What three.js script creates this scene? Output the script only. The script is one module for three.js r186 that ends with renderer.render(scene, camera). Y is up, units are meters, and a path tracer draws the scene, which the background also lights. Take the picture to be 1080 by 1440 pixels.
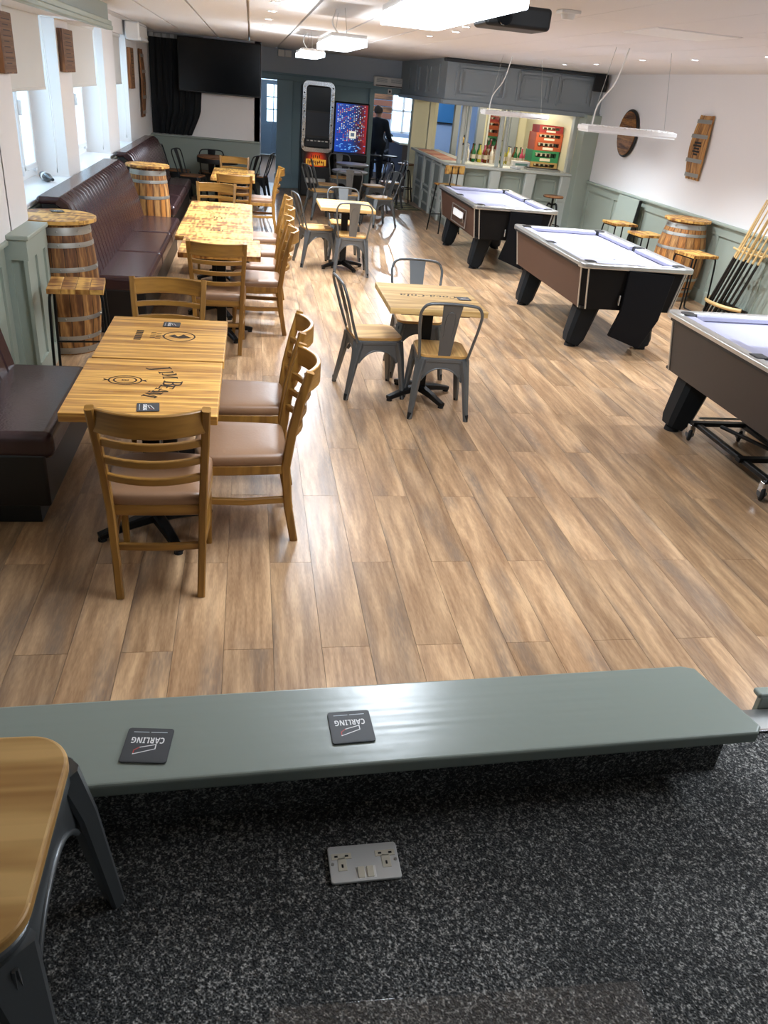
import * as THREE from 'three';
import { RoundedBoxGeometry } from 'three/addons/geometries/RoundedBoxGeometry.js';
import { mergeGeometries, toCreasedNormals } from 'three/addons/utils/BufferGeometryUtils.js';
import { MarchingCubes } from 'three/addons/objects/MarchingCubes.js';
import { RectAreaLightUniformsLib } from 'three/addons/lights/RectAreaLightUniformsLib.js';

// ---------- camera, sky, exposure ----------
RectAreaLightUniformsLib.init();
const scene = new THREE.Scene();
const rad = THREE.MathUtils.degToRad;
const camera = new THREE.PerspectiveCamera(2 * Math.atan(720 / 1085) * 180 / Math.PI, 1080 / 1440, 0.05, 100);
camera.position.set(0, 2.05, 0);
camera.rotation.set(rad(-28.667), rad(-11.317), rad(5.732), 'YXZ');
scene.background = new THREE.Color().setRGB(0.52, 0.77, 1.0);      // overcast daylight outside the windows
scene.backgroundIntensity = 2.9;
const renderer = new THREE.WebGLRenderer();
renderer.toneMapping = THREE.LinearToneMapping;
renderer.toneMappingExposure = 1.65;
renderer.shadowMap.enabled = true;
const LAMP = 26, SPOT = 16;       // radiance of the hanging panels; candela of the downlights
const COOL = new THREE.Color().setRGB(0.86, 0.95, 1.06), WARM = new THREE.Color().setRGB(1.0, 0.86, 0.66);

// ---------- helpers ----------
let seed = 7;
const rnd = () => { seed = (seed * 1664525 + 1013904223) >>> 0; return seed / 4294967296; };
const PI = Math.PI;
const used = {};
function numbered(n) { if (!(n in used)) { used[n] = 0; return n; } used[n]++; return n + '_' + String(used[n]).padStart(3, '0'); }
function boxUV(g, grain = 'x') {
  const p = g.attributes.position, uv = new Float32Array(p.count * 2), a = new THREE.Vector3(), b = new THREE.Vector3(), c = new THREE.Vector3(), n = new THREE.Vector3();
  const gi = 'xyz'.indexOf(grain), o1 = rnd(), o2 = rnd();
  for (let i = 0; i < p.count; i += 3) {
    a.fromBufferAttribute(p, i); b.fromBufferAttribute(p, i + 1); c.fromBufferAttribute(p, i + 2);
    n.copy(b).sub(a).cross(c.clone().sub(a));
    const m = [Math.abs(n.x), Math.abs(n.y), Math.abs(n.z)], k = m.indexOf(Math.max(...m));
    let ax = [0, 1, 2].filter((q) => q !== k);
    if (ax[1] === gi) ax = [ax[1], ax[0]];
    [a, b, c].forEach((v, j) => { uv[(i + j) * 2] = v.getComponent(ax[0]) + o1; uv[(i + j) * 2 + 1] = v.getComponent(ax[1]) + o2; });
  }
  g.setAttribute('uv', new THREE.BufferAttribute(uv, 2));
  return g;
}
class B {
  constructor() { this.g = []; }
  put(geo, x = 0, y = 0, z = 0, rx = 0, ry = 0, rz = 0) {
    let g = geo.index ? geo.toNonIndexed() : geo.clone();
    for (const k of Object.keys(g.attributes)) if (!['position', 'normal'].includes(k)) g.deleteAttribute(k);
    g.applyMatrix4(new THREE.Matrix4().compose(new THREE.Vector3(x, y, z), new THREE.Quaternion().setFromEuler(new THREE.Euler(rx, ry, rz)), new THREE.Vector3(1, 1, 1)));
    this.g.push(g); return this;
  }
  box(w, h, d, ...t) { return this.put(new THREE.BoxGeometry(w, h, d), ...t); }
  span(x0, x1, y0, y1, z0, z1) { return this.box(Math.abs(x1 - x0), Math.abs(y1 - y0), Math.abs(z1 - z0), (x0 + x1) / 2, (y0 + y1) / 2, (z0 + z1) / 2); }
  rb(w, h, d, r, ...t) { return this.put(new RoundedBoxGeometry(w, h, d, 2, Math.min(r, w / 2.02, h / 2.02, d / 2.02)), ...t); }
  cyl(r1, r2, h, x = 0, y = 0, z = 0, seg = 16, ...r) { return this.put(new THREE.CylinderGeometry(r1, r2, h, seg), x, y, z, ...r); }
  bar(p, q, r, r2 = r, seg = 10) {
    const a = new THREE.Vector3(...p), b = new THREE.Vector3(...q), d = b.clone().sub(a), g = new THREE.CylinderGeometry(r2, r, d.length(), seg).toNonIndexed();
    g.deleteAttribute('uv');
    g.applyQuaternion(new THREE.Quaternion().setFromUnitVectors(new THREE.Vector3(0, 1, 0), d.clone().normalize()));
    g.translate(...a.add(b).multiplyScalar(0.5).toArray()); this.g.push(g); return this;
  }
  tube(pts, r, n = 24, seg = 8, closed = false) { return this.put(new THREE.TubeGeometry(new THREE.CatmullRomCurve3(pts.map((p) => new THREE.Vector3(...p)), closed, 'centripetal'), n, r, seg, closed)); }
  ext(shape, depth, bev = 0, ...t) { return this.put(new THREE.ExtrudeGeometry(shape, { depth, bevelEnabled: bev > 0, bevelSize: bev, bevelThickness: bev, bevelSegments: 2, curveSegments: 10 }), ...t); }
  slab(shape, h, bev, y, x = 0, z = 0) {      // horizontal extrusion: shape (x, -z), from y up to y + h, bevel inside
    const g = new THREE.ExtrudeGeometry(shape, { depth: h - 2 * bev, bevelEnabled: bev > 0, bevelSize: bev, bevelOffset: -bev, bevelThickness: bev, bevelSegments: 3, curveSegments: 10 });
    g.translate(0, 0, bev); g.rotateX(-PI / 2); return this.put(g, x, y, z);
  }
  pad(shape, y, h, r) {                        // upholstered pad: rounded edge and a low dome over an outline
    const P = shape.getPoints(8), N = P.length - 1, rings = [[0.97, 0], [1, 0.2], [1, 0.45], [0.985, 0.68], [0.95, 0.82], [0.86, 0.91], [0.6, 0.98], [0.3, 1], [0.001, 1]], v = [];
    const at = (i, k) => [P[k % N].x * rings[i][0], y + h * rings[i][1], -P[k % N].y * rings[i][0]];
    for (let i = 0; i < rings.length - 1; i++) for (let k = 0; k < N; k++) v.push(...at(i, k), ...at(i, k + 1), ...at(i + 1, k + 1), ...at(i, k), ...at(i + 1, k + 1), ...at(i + 1, k));
    const g = new THREE.BufferGeometry(); g.setAttribute('position', new THREE.Float32BufferAttribute(v, 3)); g.computeVertexNormals(); this.g.push(toCreasedNormals(g, 1.0)); return this;
  }
  lathe(pts, seg = 24, x = 0, y = 0, z = 0, ph = 0, pl = 2 * PI) { return this.put(new THREE.LatheGeometry(pts.map((p) => new THREE.Vector2(...p)), seg, ph, pl), x, y, z); }
  sweep(pts, half, up) {                       // chamfered rectangular section along pts; half(i) = [a, b] half sizes; up(i) = axis of b
    const n = pts.length, P = pts.map((p) => new THREE.Vector3(...p)), rings = [];
    for (let i = 0; i < n; i++) {
      const t = P[Math.min(i + 1, n - 1)].clone().sub(P[Math.max(i - 1, 0)]).normalize(), u0 = new THREE.Vector3(...up(i / (n - 1))), a = u0.clone().cross(t).normalize(), b = t.clone().cross(a).normalize();
      const [ha, hb] = half(i / (n - 1)), c = Math.min(ha, hb) * 0.35, ring = [];
      for (const [sa, sb] of [[1, -1], [1, 1], [-1, 1], [-1, -1]]) {
        const q = [[sa * ha, sb * (hb - c)], [sa * (ha - c), sb * hb]]; 
        const ord = sa === sb ? q : [q[1], q[0]];
        for (const [x, y] of ord) ring.push(P[i].clone().addScaledVector(a, x).addScaledVector(b, y));
      }
      rings.push(ring);
    }
    const v = [], tri = (a, b, c) => { for (const q of [a, b, c]) v.push(q.x, q.y, q.z); };
    for (let i = 0; i < n - 1; i++) for (let k = 0; k < 8; k++) { const a = rings[i][k], b = rings[i][(k + 1) % 8], c = rings[i + 1][(k + 1) % 8], d = rings[i + 1][k]; tri(a, b, c); tri(a, c, d); }
    for (const [i, f] of [[0, 1], [n - 1, 0]]) for (let k = 1; k < 7; k++) f ? tri(rings[i][0], rings[i][k + 1], rings[i][k]) : tri(rings[i][0], rings[i][k], rings[i][k + 1]);
    const g = new THREE.BufferGeometry(); g.setAttribute('position', new THREE.Float32BufferAttribute(v, 3)); g.computeVertexNormals();
    this.g.push(toCreasedNormals(g, 0.6)); return this;
  }
  geo(grain) { const g = mergeGeometries(this.g); return boxUV(g, grain); }
}
const b_ = () => new B();
function mk(name, b, m, parent = scene, grain = 'x') {
  const o = new THREE.Mesh(b.isBufferGeometry ? b : b.geo(grain), m);
  o.name = parent === scene ? numbered(name) : name; o.castShadow = o.receiveShadow = true; parent.add(o); return o;
}
function tag(o, label, category, group) { o.userData.label = label; o.userData.category = category; if (group) o.userData.group = group; return o; }
function thing(name, label, category, [x, y, z] = [0, 0, 0], turn = 0, group) {
  const o = new THREE.Group(); o.name = numbered(name); scene.add(o); o.position.set(x, y, z); o.rotation.y = turn; return tag(o, label, category, group);
}
function struct(name) { const o = new THREE.Group(); o.name = numbered(name); o.userData.kind = 'structure'; scene.add(o); return o; }
function dup(root, [x, y, z], turn, label, group) {
  const r = root.clone(); r.name = numbered(root.name.replace(/_\d{3}$/, '')); scene.add(r); r.position.set(x, y, z); r.rotation.y = turn;
  r.userData = { ...root.userData }; if (label) r.userData.label = label; if (group) r.userData.group = group; return r;
}
function rrect(w, d, r) {
  const s = new THREE.Shape(), x = w / 2, y = d / 2;
  s.moveTo(-x + r, -y); s.lineTo(x - r, -y); s.absarc(x - r, -y + r, r, -PI / 2, 0); s.lineTo(x, y - r); s.absarc(x - r, y - r, r, 0, PI / 2); s.lineTo(-x + r, y); s.absarc(-x + r, y - r, r, PI / 2, PI); s.lineTo(-x, -y + r); s.absarc(-x + r, -y + r, r, PI, 1.5 * PI); return s;
}
function poly(pts) { const s = new THREE.Shape(); pts.forEach(([x, y], i) => i ? s.lineTo(x, y) : s.moveTo(x, y)); return s; }

// ---------- textures ----------
const H2 = (x, y, s) => { let h = (x * 374761393 + y * 668265263 + s * 2147483647) | 0; h = Math.imul(h ^ (h >>> 13), 1274126177); return ((h ^ (h >>> 16)) >>> 0) / 4294967296; };
function vn(x, y, px, py, s) {
  const xi = Math.floor(x), yi = Math.floor(y); let fx = x - xi, fy = y - yi; fx = fx * fx * (3 - 2 * fx); fy = fy * fy * (3 - 2 * fy);
  const m = (a, p) => ((a % p) + p) % p, x0 = m(xi, px), x1 = m(xi + 1, px), y0 = m(yi, py), y1 = m(yi + 1, py);
  return (H2(x0, y0, s) * (1 - fx) + H2(x1, y0, s) * fx) * (1 - fy) + (H2(x0, y1, s) * (1 - fx) + H2(x1, y1, s) * fx) * fy;
}
function tex(w, h, fn, srgb = true) {
  const d = new Uint8Array(w * h * 4);
  for (let y = 0; y < h; y++) for (let x = 0; x < w; x++) { const c = fn(x / w, y / h), i = (y * w + x) * 4; d[i] = c[0]; d[i + 1] = c[1]; d[i + 2] = c[2]; d[i + 3] = 255; }
  const t = new THREE.DataTexture(d, w, h); t.wrapS = t.wrapT = THREE.RepeatWrapping; t.magFilter = THREE.LinearFilter; t.minFilter = THREE.LinearMipmapLinearFilter; t.generateMipmaps = true;
  if (srgb) t.colorSpace = THREE.SRGBColorSpace; t.needsUpdate = true; return t;
}
const mix = (a, b, t) => a.map((v, i) => v + (b[i] - v) * t), cl = (v) => Math.min(1, Math.max(0, v));
function woodTex(light, dark, { fu = 3, fv = 30, amt = 1, s = 1, w = 512, h = 512, boards = 0 } = {}) {
  return tex(w, h, (u, v) => {
    const warp = vn(u * 4, v * 6, 4, 6, s + 9) * 1.2;
    let t = 0.5 * vn(u * fu, v * fv + warp, fu, fv, s) + 0.3 * vn(u * fu * 2, v * fv * 3 + warp, fu * 2, fv * 3, s + 1) + 0.2 * vn(u * fu * 8, v * fv * 5, fu * 8, fv * 5, s + 2);
    t = cl((t - 0.5) * 2.2 * amt + 0.42);
    if (boards) { const k = Math.floor(v * boards); t = cl(t + (H2(k, 3, s) - 0.5) * 0.5); }
    return mix(light, dark, t);
  });
}
const T = {};
// eight floor planks side by side: 1.346 m along u, 0.2 m each along v
T.floor = tex(2048, 1024, (u, v) => {
  const k = Math.floor(v * 8), f = v * 8 - k, tone = H2(k, 1, 5);
  const wob = vn(u * 5, k * 7.3 + f * 2, 5, 64, 3) * 0.9;
  let t = 0.5 * vn(u * 4, k * 31 + f * 5 + wob, 4, 512, 11) + 0.3 * vn(u * 10, k * 57 + f * 16 + wob * 2, 10, 1024, 12) + 0.2 * vn(u * 60, k * 91 + f * 60, 60, 1024, 13);
  const band = 1.5 * cl(vn(u * 3, k * 13 + f * 2.6 + wob * 0.4, 3, 256, 8) - 0.58) * (0.5 + vn(u * 40, k * 77 + f * 40, 40, 1024, 14));   // greyish streaks of the printed oak
  const c = mix(mix([200, 164, 125], [126, 94, 66], cl((t - 0.5) * 1.35 + 0.38)), [112, 96, 84], cl(band));
  return c.map((q) => Math.min(255, q * (0.90 + tone * 0.16)));
});
T.pine = woodTex([220, 168, 84], [146, 98, 44], { fu: 2, fv: 48, amt: 1.0, s: 21 });
T.pinePale = woodTex([224, 188, 124], [180, 138, 80], { fu: 2, fv: 30, amt: 0.9, s: 25 });
T.mango = tex(512, 512, (u, v) => {                                 // rough sawn boards with cross marks
  let t = 0.4 * vn(u * 3, v * 28, 3, 28, 31) + 0.35 * vn(u * 60, v * 8, 60, 8, 32) + 0.25 * vn(u * 24, v * 24, 24, 24, 33);
  return mix([222, 174, 92], [120, 72, 28], cl((t - 0.5) * 3.0 + 0.4));
});
T.oak = woodTex([158, 114, 50], [116, 80, 32], { fu: 2, fv: 26, amt: 0.9, s: 41, w: 256 });
T.barrel = woodTex([190, 140, 80], [110, 70, 34], { fu: 3, fv: 26, amt: 1.2, s: 51 });
T.dark = woodTex([146, 98, 58], [70, 42, 22], { fu: 3, fv: 22, amt: 1.3, s: 61 });
T.seat = woodTex([226, 184, 116], [170, 124, 64], { fu: 1, fv: 24, amt: 1.2, s: 71, boards: 9 });
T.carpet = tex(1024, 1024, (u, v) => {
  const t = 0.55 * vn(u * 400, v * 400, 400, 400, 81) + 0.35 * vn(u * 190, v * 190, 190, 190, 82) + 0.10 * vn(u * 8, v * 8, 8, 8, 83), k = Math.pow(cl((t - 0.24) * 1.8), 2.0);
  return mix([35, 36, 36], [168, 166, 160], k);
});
T.carpetB = tex(1024, 1024, (u, v) => { const k = 255 * (0.6 * vn(u * 330, v * 330, 330, 330, 81) + 0.4 * vn(u * 500, v * 500, 500, 500, 84)); return [k, k, k]; }, false);
T.leatherB = tex(512, 512, (u, v) => { const k = 255 * (0.6 * vn(u * 120, v * 120, 120, 120, 91) + 0.4 * vn(u * 40, v * 40, 40, 40, 92)); return [k, k, k]; }, false);
T.brushB = tex(512, 512, (u, v) => { const k = 255 * (0.7 * vn(u * 5, v * 90, 5, 90, 95) + 0.3 * vn(u * 60, v * 60, 60, 60, 96)); return [k, k, k]; }, false);
T.plasterB = tex(512, 512, (u, v) => { const k = 255 * (0.6 * vn(u * 90, v * 90, 90, 90, 97) + 0.4 * vn(u * 14, v * 14, 14, 14, 98)); return [k, k, k]; }, false);
T.floorB = tex(512, 512, (u, v) => { const k = 255 * (0.7 * vn(u * 8, v * 120, 8, 120, 99) + 0.3 * vn(u * 40, v * 200, 40, 200, 100)); return [k, k, k]; }, false);
function canvasTex(w, h, draw) {
  const c = document.createElement('canvas'); c.width = w; c.height = h; const x = c.getContext('2d'); draw(x, w, h);
  const t = new THREE.CanvasTexture(c); t.colorSpace = THREE.SRGBColorSpace; t.magFilter = THREE.LinearFilter; return t;
}
// ---------- materials ----------
const S = (color, roughness = 0.6, metalness = 0, o = {}) => new THREE.MeshStandardMaterial({ color, roughness, metalness, ...o });
const Ph = (color, roughness, o = {}) => new THREE.MeshPhysicalMaterial({ color, roughness, ...o });
const M = {
  floor: S('#ffffff', 0.29, 0, { map: T.floor, bumpMap: T.floorB, bumpScale: 0.0004 }), sub: S('#6b5640', 0.7),
  pine: S('#ffffff', 0.42, 0, { map: T.pine }), pinePale: S('#ffffff', 0.5, 0, { map: T.pinePale }), mango: S('#ffffff', 0.5, 0, { map: T.mango }),
  oak: S('#ffffff', 0.36, 0, { map: T.oak }), barrel: S('#ffffff', 0.6, 0, { map: T.barrel }), barrelB: S('#d8cfc4', 0.6, 0, { map: T.barrel }), barrelC: S('#ffe8c0', 0.55, 0, { map: T.barrel }),
  darkWood: S('#ffffff', 0.6, 0, { map: T.dark }), seatWood: S('#ffffff', 0.45, 0, { map: T.seat }),
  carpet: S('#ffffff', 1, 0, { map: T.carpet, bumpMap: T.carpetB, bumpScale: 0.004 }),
  leather: S('#382425', 0.24, 0, { bumpMap: T.leatherB, bumpScale: 0.0006 }), leatherBlack: S('#0e0c0d', 0.4), vinyl: S('#8a684d', 0.38, 0, { bumpMap: T.leatherB, bumpScale: 0.0003 }),
  gun: S('#6c6f70', 0.38, 0.65), gunDark: S('#2b2d2f', 0.4, 0.6), black: S('#0d0e0f', 0.45), blackMetal: S('#141516', 0.4, 0.5), rubber: S('#0b0b0b', 0.8), chrome: S('#d6d8da', 0.16, 1), steel: S('#b9b9b4', 0.38, 0.9), hoop: S('#a9a79f', 0.45, 0.8),
  green: S('#9fa89b', 0.45), greenDeep: S('#899288', 0.45), ledge: S('#8b948b', 0.26, 0, { bumpMap: T.brushB, bumpScale: 0.0004 }),
  teal: S('#86a2ab', 0.5), tealUp: S('#bcc6d2', 0.7), slate: S('#8c9599', 0.45), white: S('#e9e5e2', 0.75, 0, { bumpMap: T.plasterB, bumpScale: 0.0006 }), ceiling: S('#e2dedb', 0.85), ceilingBack: S('#e2dedb', 0.85),
  upvc: S('#eef1f3', 0.3), whitePlastic: S('#eceae6', 0.4), blind: Ph('#dad6cf', 0.9, { transmission: 0.25, thickness: 0 }), glass: Ph('#ffffff', 0.02, { transmission: 1, thickness: 0, ior: 1.5 }),
  curtain: S('#0d1114', 0.85), tv: Ph('#04060a', 0.14, { specularIntensity: 0.5 }), tvFrame: S('#0a0b0c', 0.4), cream: S('#d2cfb2', 0.6), barPale: S('#c9cec6', 0.5), blueWall: S('#9fb8dc', 0.75), doorGrey: S('#62757f', 0.5),
  cloth: S('#adacc0', 0.95), cushion: S('#adacc0', 0.9), brownPanel: Ph('#4a3328', 0.5, { specularIntensity: 0.5 }), blackPanel: Ph('#0b0a0a', 0.6, { specularIntensity: 0.35 }), navyPanel: Ph('#07090e', 0.6, { specularIntensity: 0.35 }), alu: S('#c8c9c6', 0.3, 0.85), legBlack: Ph('#12171b', 0.6, { specularIntensity: 0.5 }),
  print: (map, o = {}) => S('#ffffff', 0.5, 0, { map, transparent: true, alphaTest: 0, ...o }),
  plate: S('#dcdcd9', 0.35, 0.25), ivory: S('#d9d2bf', 0.45), coaster: S('#37393b', 0.6), cueWood: S('#d9b77c', 0.35), brass: S('#a98a4a', 0.35, 0.8), acrylic: Ph('#ffffff', 0.03, { transmission: 1, thickness: 0, ior: 1.49 }), skin: S('#b98a72', 0.6), navyCloth: S('#10151f', 0.9), hairGrey: S('#8f8a84', 0.9)
};
const glow = (c, i) => new THREE.MeshStandardMaterial({ color: '#ffffff', emissive: c, emissiveIntensity: i, roughness: 0.6 });
function area(w, h, pos, dir, color, intensity) {                  // RectAreaLight facing dir ('down' or a vector)
  const l = new THREE.RectAreaLight(color, intensity, w, h); l.position.set(...pos); l.lookAt(pos[0] + dir[0], pos[1] + dir[1], pos[2] + dir[2]); scene.add(l); return l;
}
// ================= the room =================
const CE = 2.56, XL = -1.75, XR = 5.7;
// ---- floor: every plank near enough to tell apart is a piece of its own ----
{
  const f = struct('floor');
  mk('subfloor', b_().span(-2.2, 5.9, -0.08, -0.004, -26.5, 2.7), M.sub, f);
  const W = 0.2, L = 1.346, variants = [];
  for (let k = 0; k < 8; k++) {
    const g = new THREE.BoxGeometry(W - 0.0018, 0.004, L - 0.0018).toNonIndexed(), p = g.attributes.position, uv = g.attributes.uv;
    for (let i = 0; i < p.count; i++) uv.setXY(i, 0.5 + p.getZ(i) / L * 0.998, (k + 0.5 + p.getX(i) / W * 0.99) / 8);
    variants.push(g);
  }
  const list = [];
  for (let c = -10; c < 29; c++) {
    const x = 0.2 + c * W, off = ((c % 2) + 2) % 2 ? -2.52 : -3.17 + L;
    if (x < -1.95 || x > 5.65) continue;
    for (let r = -1; r < 13; r++) { const z = off - (r + 0.5) * L; if (z < -18.2) continue; list.push([x, z, Math.floor(H2(c + 40, r, 17) * 8), H2(c + 40, r, 18) > 0.5]); }
  }
  // planks in view, nearest first
  const m4 = new THREE.Matrix4(), cam = camera; cam.updateMatrixWorld();
  const seen = (x, z) => { const v = new THREE.Vector3(x, 0, z).project(cam); return Math.abs(v.x) < 1.08 && Math.abs(v.y) < 1.05; };
  list.sort((a, b) => Math.hypot(a[0], a[1]) - Math.hypot(b[0], b[1]));
  const near = [], rest = [];
  for (const q of list) (near.length < 295 && (seen(q[0], q[1]) || seen(q[0], q[1] + 0.6) || seen(q[0], q[1] - 0.6)) ? near : rest).push(q);
  for (const [x, z, k, flip] of near) { const o = new THREE.Mesh(variants[k], M.floor); o.name = 'plank'; o.position.set(x, -0.002, z); if (flip) o.rotation.y = PI; o.receiveShadow = o.castShadow = true; f.add(o); }
  const gs = rest.map(([x, z, k, flip]) => { const g = variants[k].clone(); if (flip) g.rotateY(PI); return g.translate(x, -0.002, z); });
  const s = new THREE.Mesh(mergeGeometries(gs), M.floor); s.name = 'far_planks'; s.userData.kind = 'stuff'; s.receiveShadow = true; f.add(s);
}
// ---- ceiling panels ----
{
  const c = struct('ceiling');
  mk('ceiling_slab', b_().span(-2.3, 8.2, CE + 0.06, CE + 0.16, -26.6, 2.8), M.ceilingBack, c);
  for (let i = -4; i < 12; i++) for (let j = 0; j < 9; j++) {
    const x0 = -0.03 + i * 0.53, x1 = Math.min(x0 + 0.53, XR + 0.05), gap = x1 < 1.6 ? 0.024 : 0.004, z1 = 1.6 - j * 2.4, z0 = Math.max(z1 - 2.4, -18.4);
    if (x1 < XL || x0 > XR || z0 >= z1) continue;
    mk('ceiling_panel', b_().span(Math.max(x0, XL - 0.3) + gap / 2, x1 - gap / 2, CE, CE + 0.06, z0 + 0.0015, z1 - 0.0015), M.ceiling, c);
  }
}
// ---- panelled dado: backing, capping, rails, stiles; runs along a wall; to() turns (s, y, depth) boxes into place ----
function dado(name, a, b, h, n, out, m = M.green, parent) {
  // a, b: [x, z] ends; out: [nx, nz] unit normal into the room
  const g = parent ?? struct(name), len = Math.hypot(b[0] - a[0], b[1] - a[1]), cx = (a[0] + b[0]) / 2, cz = (a[1] + b[1]) / 2, ang = Math.atan2(out[0], out[1]);
  const o = new THREE.Group(); o.name = 'dado_panelling'; o.position.set(cx, 0, cz); o.rotation.y = ang; g.add(o);
  mk('backing_board', b_().span(-len / 2, len / 2, 0, h - 0.02, 0, 0.014), m, o);
  mk('dado_rail', b_().rb(len, 0.035, 0.075, 0.012, 0, h - 0.0175, 0.03), m, o);
  mk('top_rail', b_().span(-len / 2, len / 2, h - 0.15, h - 0.035, 0.012, 0.032), m, o);
  mk('skirting', b_().span(-len / 2, len / 2, 0, 0.15, 0.012, 0.034), m, o);
  for (let i = 0; i <= n; i++) { const x = -len / 2 + 0.05 + (len - 0.1) * i / n; mk('stile', b_().span(x - 0.05, x + 0.05, 0.15, h - 0.15, 0.012, 0.031), m, o); }
  return g;
}
// ---- left wall with three window recesses ----
{
  const w = struct('wall_left');
  const wb = (x0, x1, y0, y1, z0, z1, m = M.white, n = 'wall_pier') => mk(n, b_().span(x0, x1, y0, y1, z0, z1), m, w);
  wb(-2.2, -1.57, 0.95, CE, -5.72, 2.6); wb(-2.2, -1.62, 0, 0.95, -5.55, 2.6, M.green, 'wall_lower');
  wb(-2.2, -1.57, 1.0, CE, -6.17, -5.70);
  // boxed green pier under the white one
  const pier = new THREE.Group(); pier.name = 'panelled_pier'; w.add(pier);
  mk('pier_core', b_().span(-1.75, -1.47, 0, 0.97, -6.12, -5.60), M.green, pier);
  mk('pier_cap', b_().rb(0.34, 0.03, 0.58, 0.008, -1.60, 0.985, -5.84), M.green, pier);
  mk('pier_top_rail', b_().span(-1.62, -1.45, 0.84, 0.97, -6.13, -5.57), M.green, pier);
  for (const z of [-5.60, -5.86, -6.10]) mk('pier_stile', b_().span(-1.48, -1.455, 0, 0.84, z - 0.035, z + 0.035), M.green, pier);
  mk('pier_stile', b_().span(-1.60, -1.56, 0, 0.84, -5.60, -5.572), M.green, pier);
  mk('pier_skirting', b_().span(-1.48, -1.45, 0, 0.14, -6.13, -5.57), M.green, pier);
  wb(-2.2, -1.77, 0, 0.97, -11.15, -6.12, M.greenDeep, 'wall_lower'); wb(-2.2, -1.77, 0, 0.97, -15.8, -11.15, M.greenDeep, 'wall_lower');
  wb(-2.2, XL, 0.97, CE, -9.15, -8.57); wb(-2.2, XL, 0.97, CE, -12.0, -11.15); wb(-2.2, XL, 0.97, CE, -15.8, -13.15);
  for (const [z0, z1] of [[-8.57, -6.17], [-11.15, -9.15], [-13.15, -12.0]]) wb(-2.2, XL - 0.02, 2.38, CE, z0, z1, M.white, 'window_head');
  dado('trim_1', [XL - 0.02, -6.14], [XL - 0.02, -15.78], 0.97, 11, [1, 0], M.green);
  dado('trim_2', [-1.62, 2.0], [-1.62, -5.55], 0.97, 9, [1, 0], M.green);
}
function windowUnit(n, z0, z1) {
  const g = struct('window_' + n), x = -2.08, y0 = 1.0, y1 = 2.38, len = z1 - z0;
  mk('window_sill', b_().rb(0.44, 0.04, len + 0.06, 0.012, -1.925, 1.0, (z0 + z1) / 2), M.upvc, g);
  mk('sill_apron', b_().span(-1.78, -1.735, 0.90, 0.98, z0 - 0.02, z1 + 0.02), M.green, g);
  for (const y of [y0 + 0.05, y1 - 0.03]) mk('window_frame', b_().rb(0.07, 0.07, len, 0.008, x, y, (z0 + z1) / 2), M.upvc, g);
  const k = Math.round(len / 0.62), st = len / k;
  for (let i = 0; i <= k; i++) mk('window_mullion', b_().rb(0.08, y1 - y0, 0.06, 0.008, x, (y0 + y1) / 2, z0 + 0.03 + (len - 0.06) * i / k), M.upvc, g);
  for (let i = 0; i < k; i++) {
    const a = z0 + 0.06 + (len - 0.06) * i / k, b = a + st - 0.09, c = new THREE.Group(); c.name = 'casement'; g.add(c);
    for (const z of [a + 0.035, b - 0.035]) mk('casement_stile', b_().rb(0.06, y1 - y0 - 0.12, 0.055, 0.012, x + 0.035, (y0 + y1) / 2, z), M.upvc, c);
    for (const y of [y0 + 0.12, y1 - 0.1]) mk('casement_rail', b_().rb(0.06, 0.055, b - a, 0.012, x + 0.035, y, (a + b) / 2), M.upvc, c);
    mk('glass_pane', b_().span(x + 0.02, x + 0.026, y0 + 0.1, y1 - 0.08, a + 0.04, b - 0.04), M.glass, c);
    mk('handle', b_().rb(0.03, 0.12, 0.022, 0.008, x + 0.08, 1.62, b - 0.035), M.upvc, c);
  }
}
windowUnit(1, -8.57, -6.17); windowUnit(2, -11.15, -9.15); windowUnit(3, -13.15, -12.0);
// ---- bulkhead over the windows ----
{
  const t = struct('trim_3');
  mk('bulkhead_box', b_().span(XL - 0.1, -1.47, 2.40, CE, -9.86, 2.4), M.greenDeep, t);
  mk('bulkhead_trim', b_().rb(0.08, 0.04, 12.3, 0.01, -1.47, 2.35, -3.73), M.green, t);
  mk('bulkhead_trim', b_().rb(0.05, 0.05, 12.3, 0.012, -1.465, 2.39, -3.73), M.green, t);
  mk('bulkhead_soffit', b_().span(XL - 0.1, -1.47, 2.34, 2.40, -9.86, 2.4), M.white, t);
}
// ---- right wall ----
{
  const w = struct('wall_right'); mk('plaster_wall', b_().span(XR, XR + 0.25, 0, CE, -18.2, 2.7), M.white, w);
  dado('trim_4', [XR, -13.55], [XR, 2.5], 0.975, 15, [-1, 0], M.green);
}
// ---- wall behind the stage ----
mk('wall_back', b_().span(-2.3, 6.0, 0, CE, 2.5, 2.75), M.slate).userData.kind = 'structure';
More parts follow.
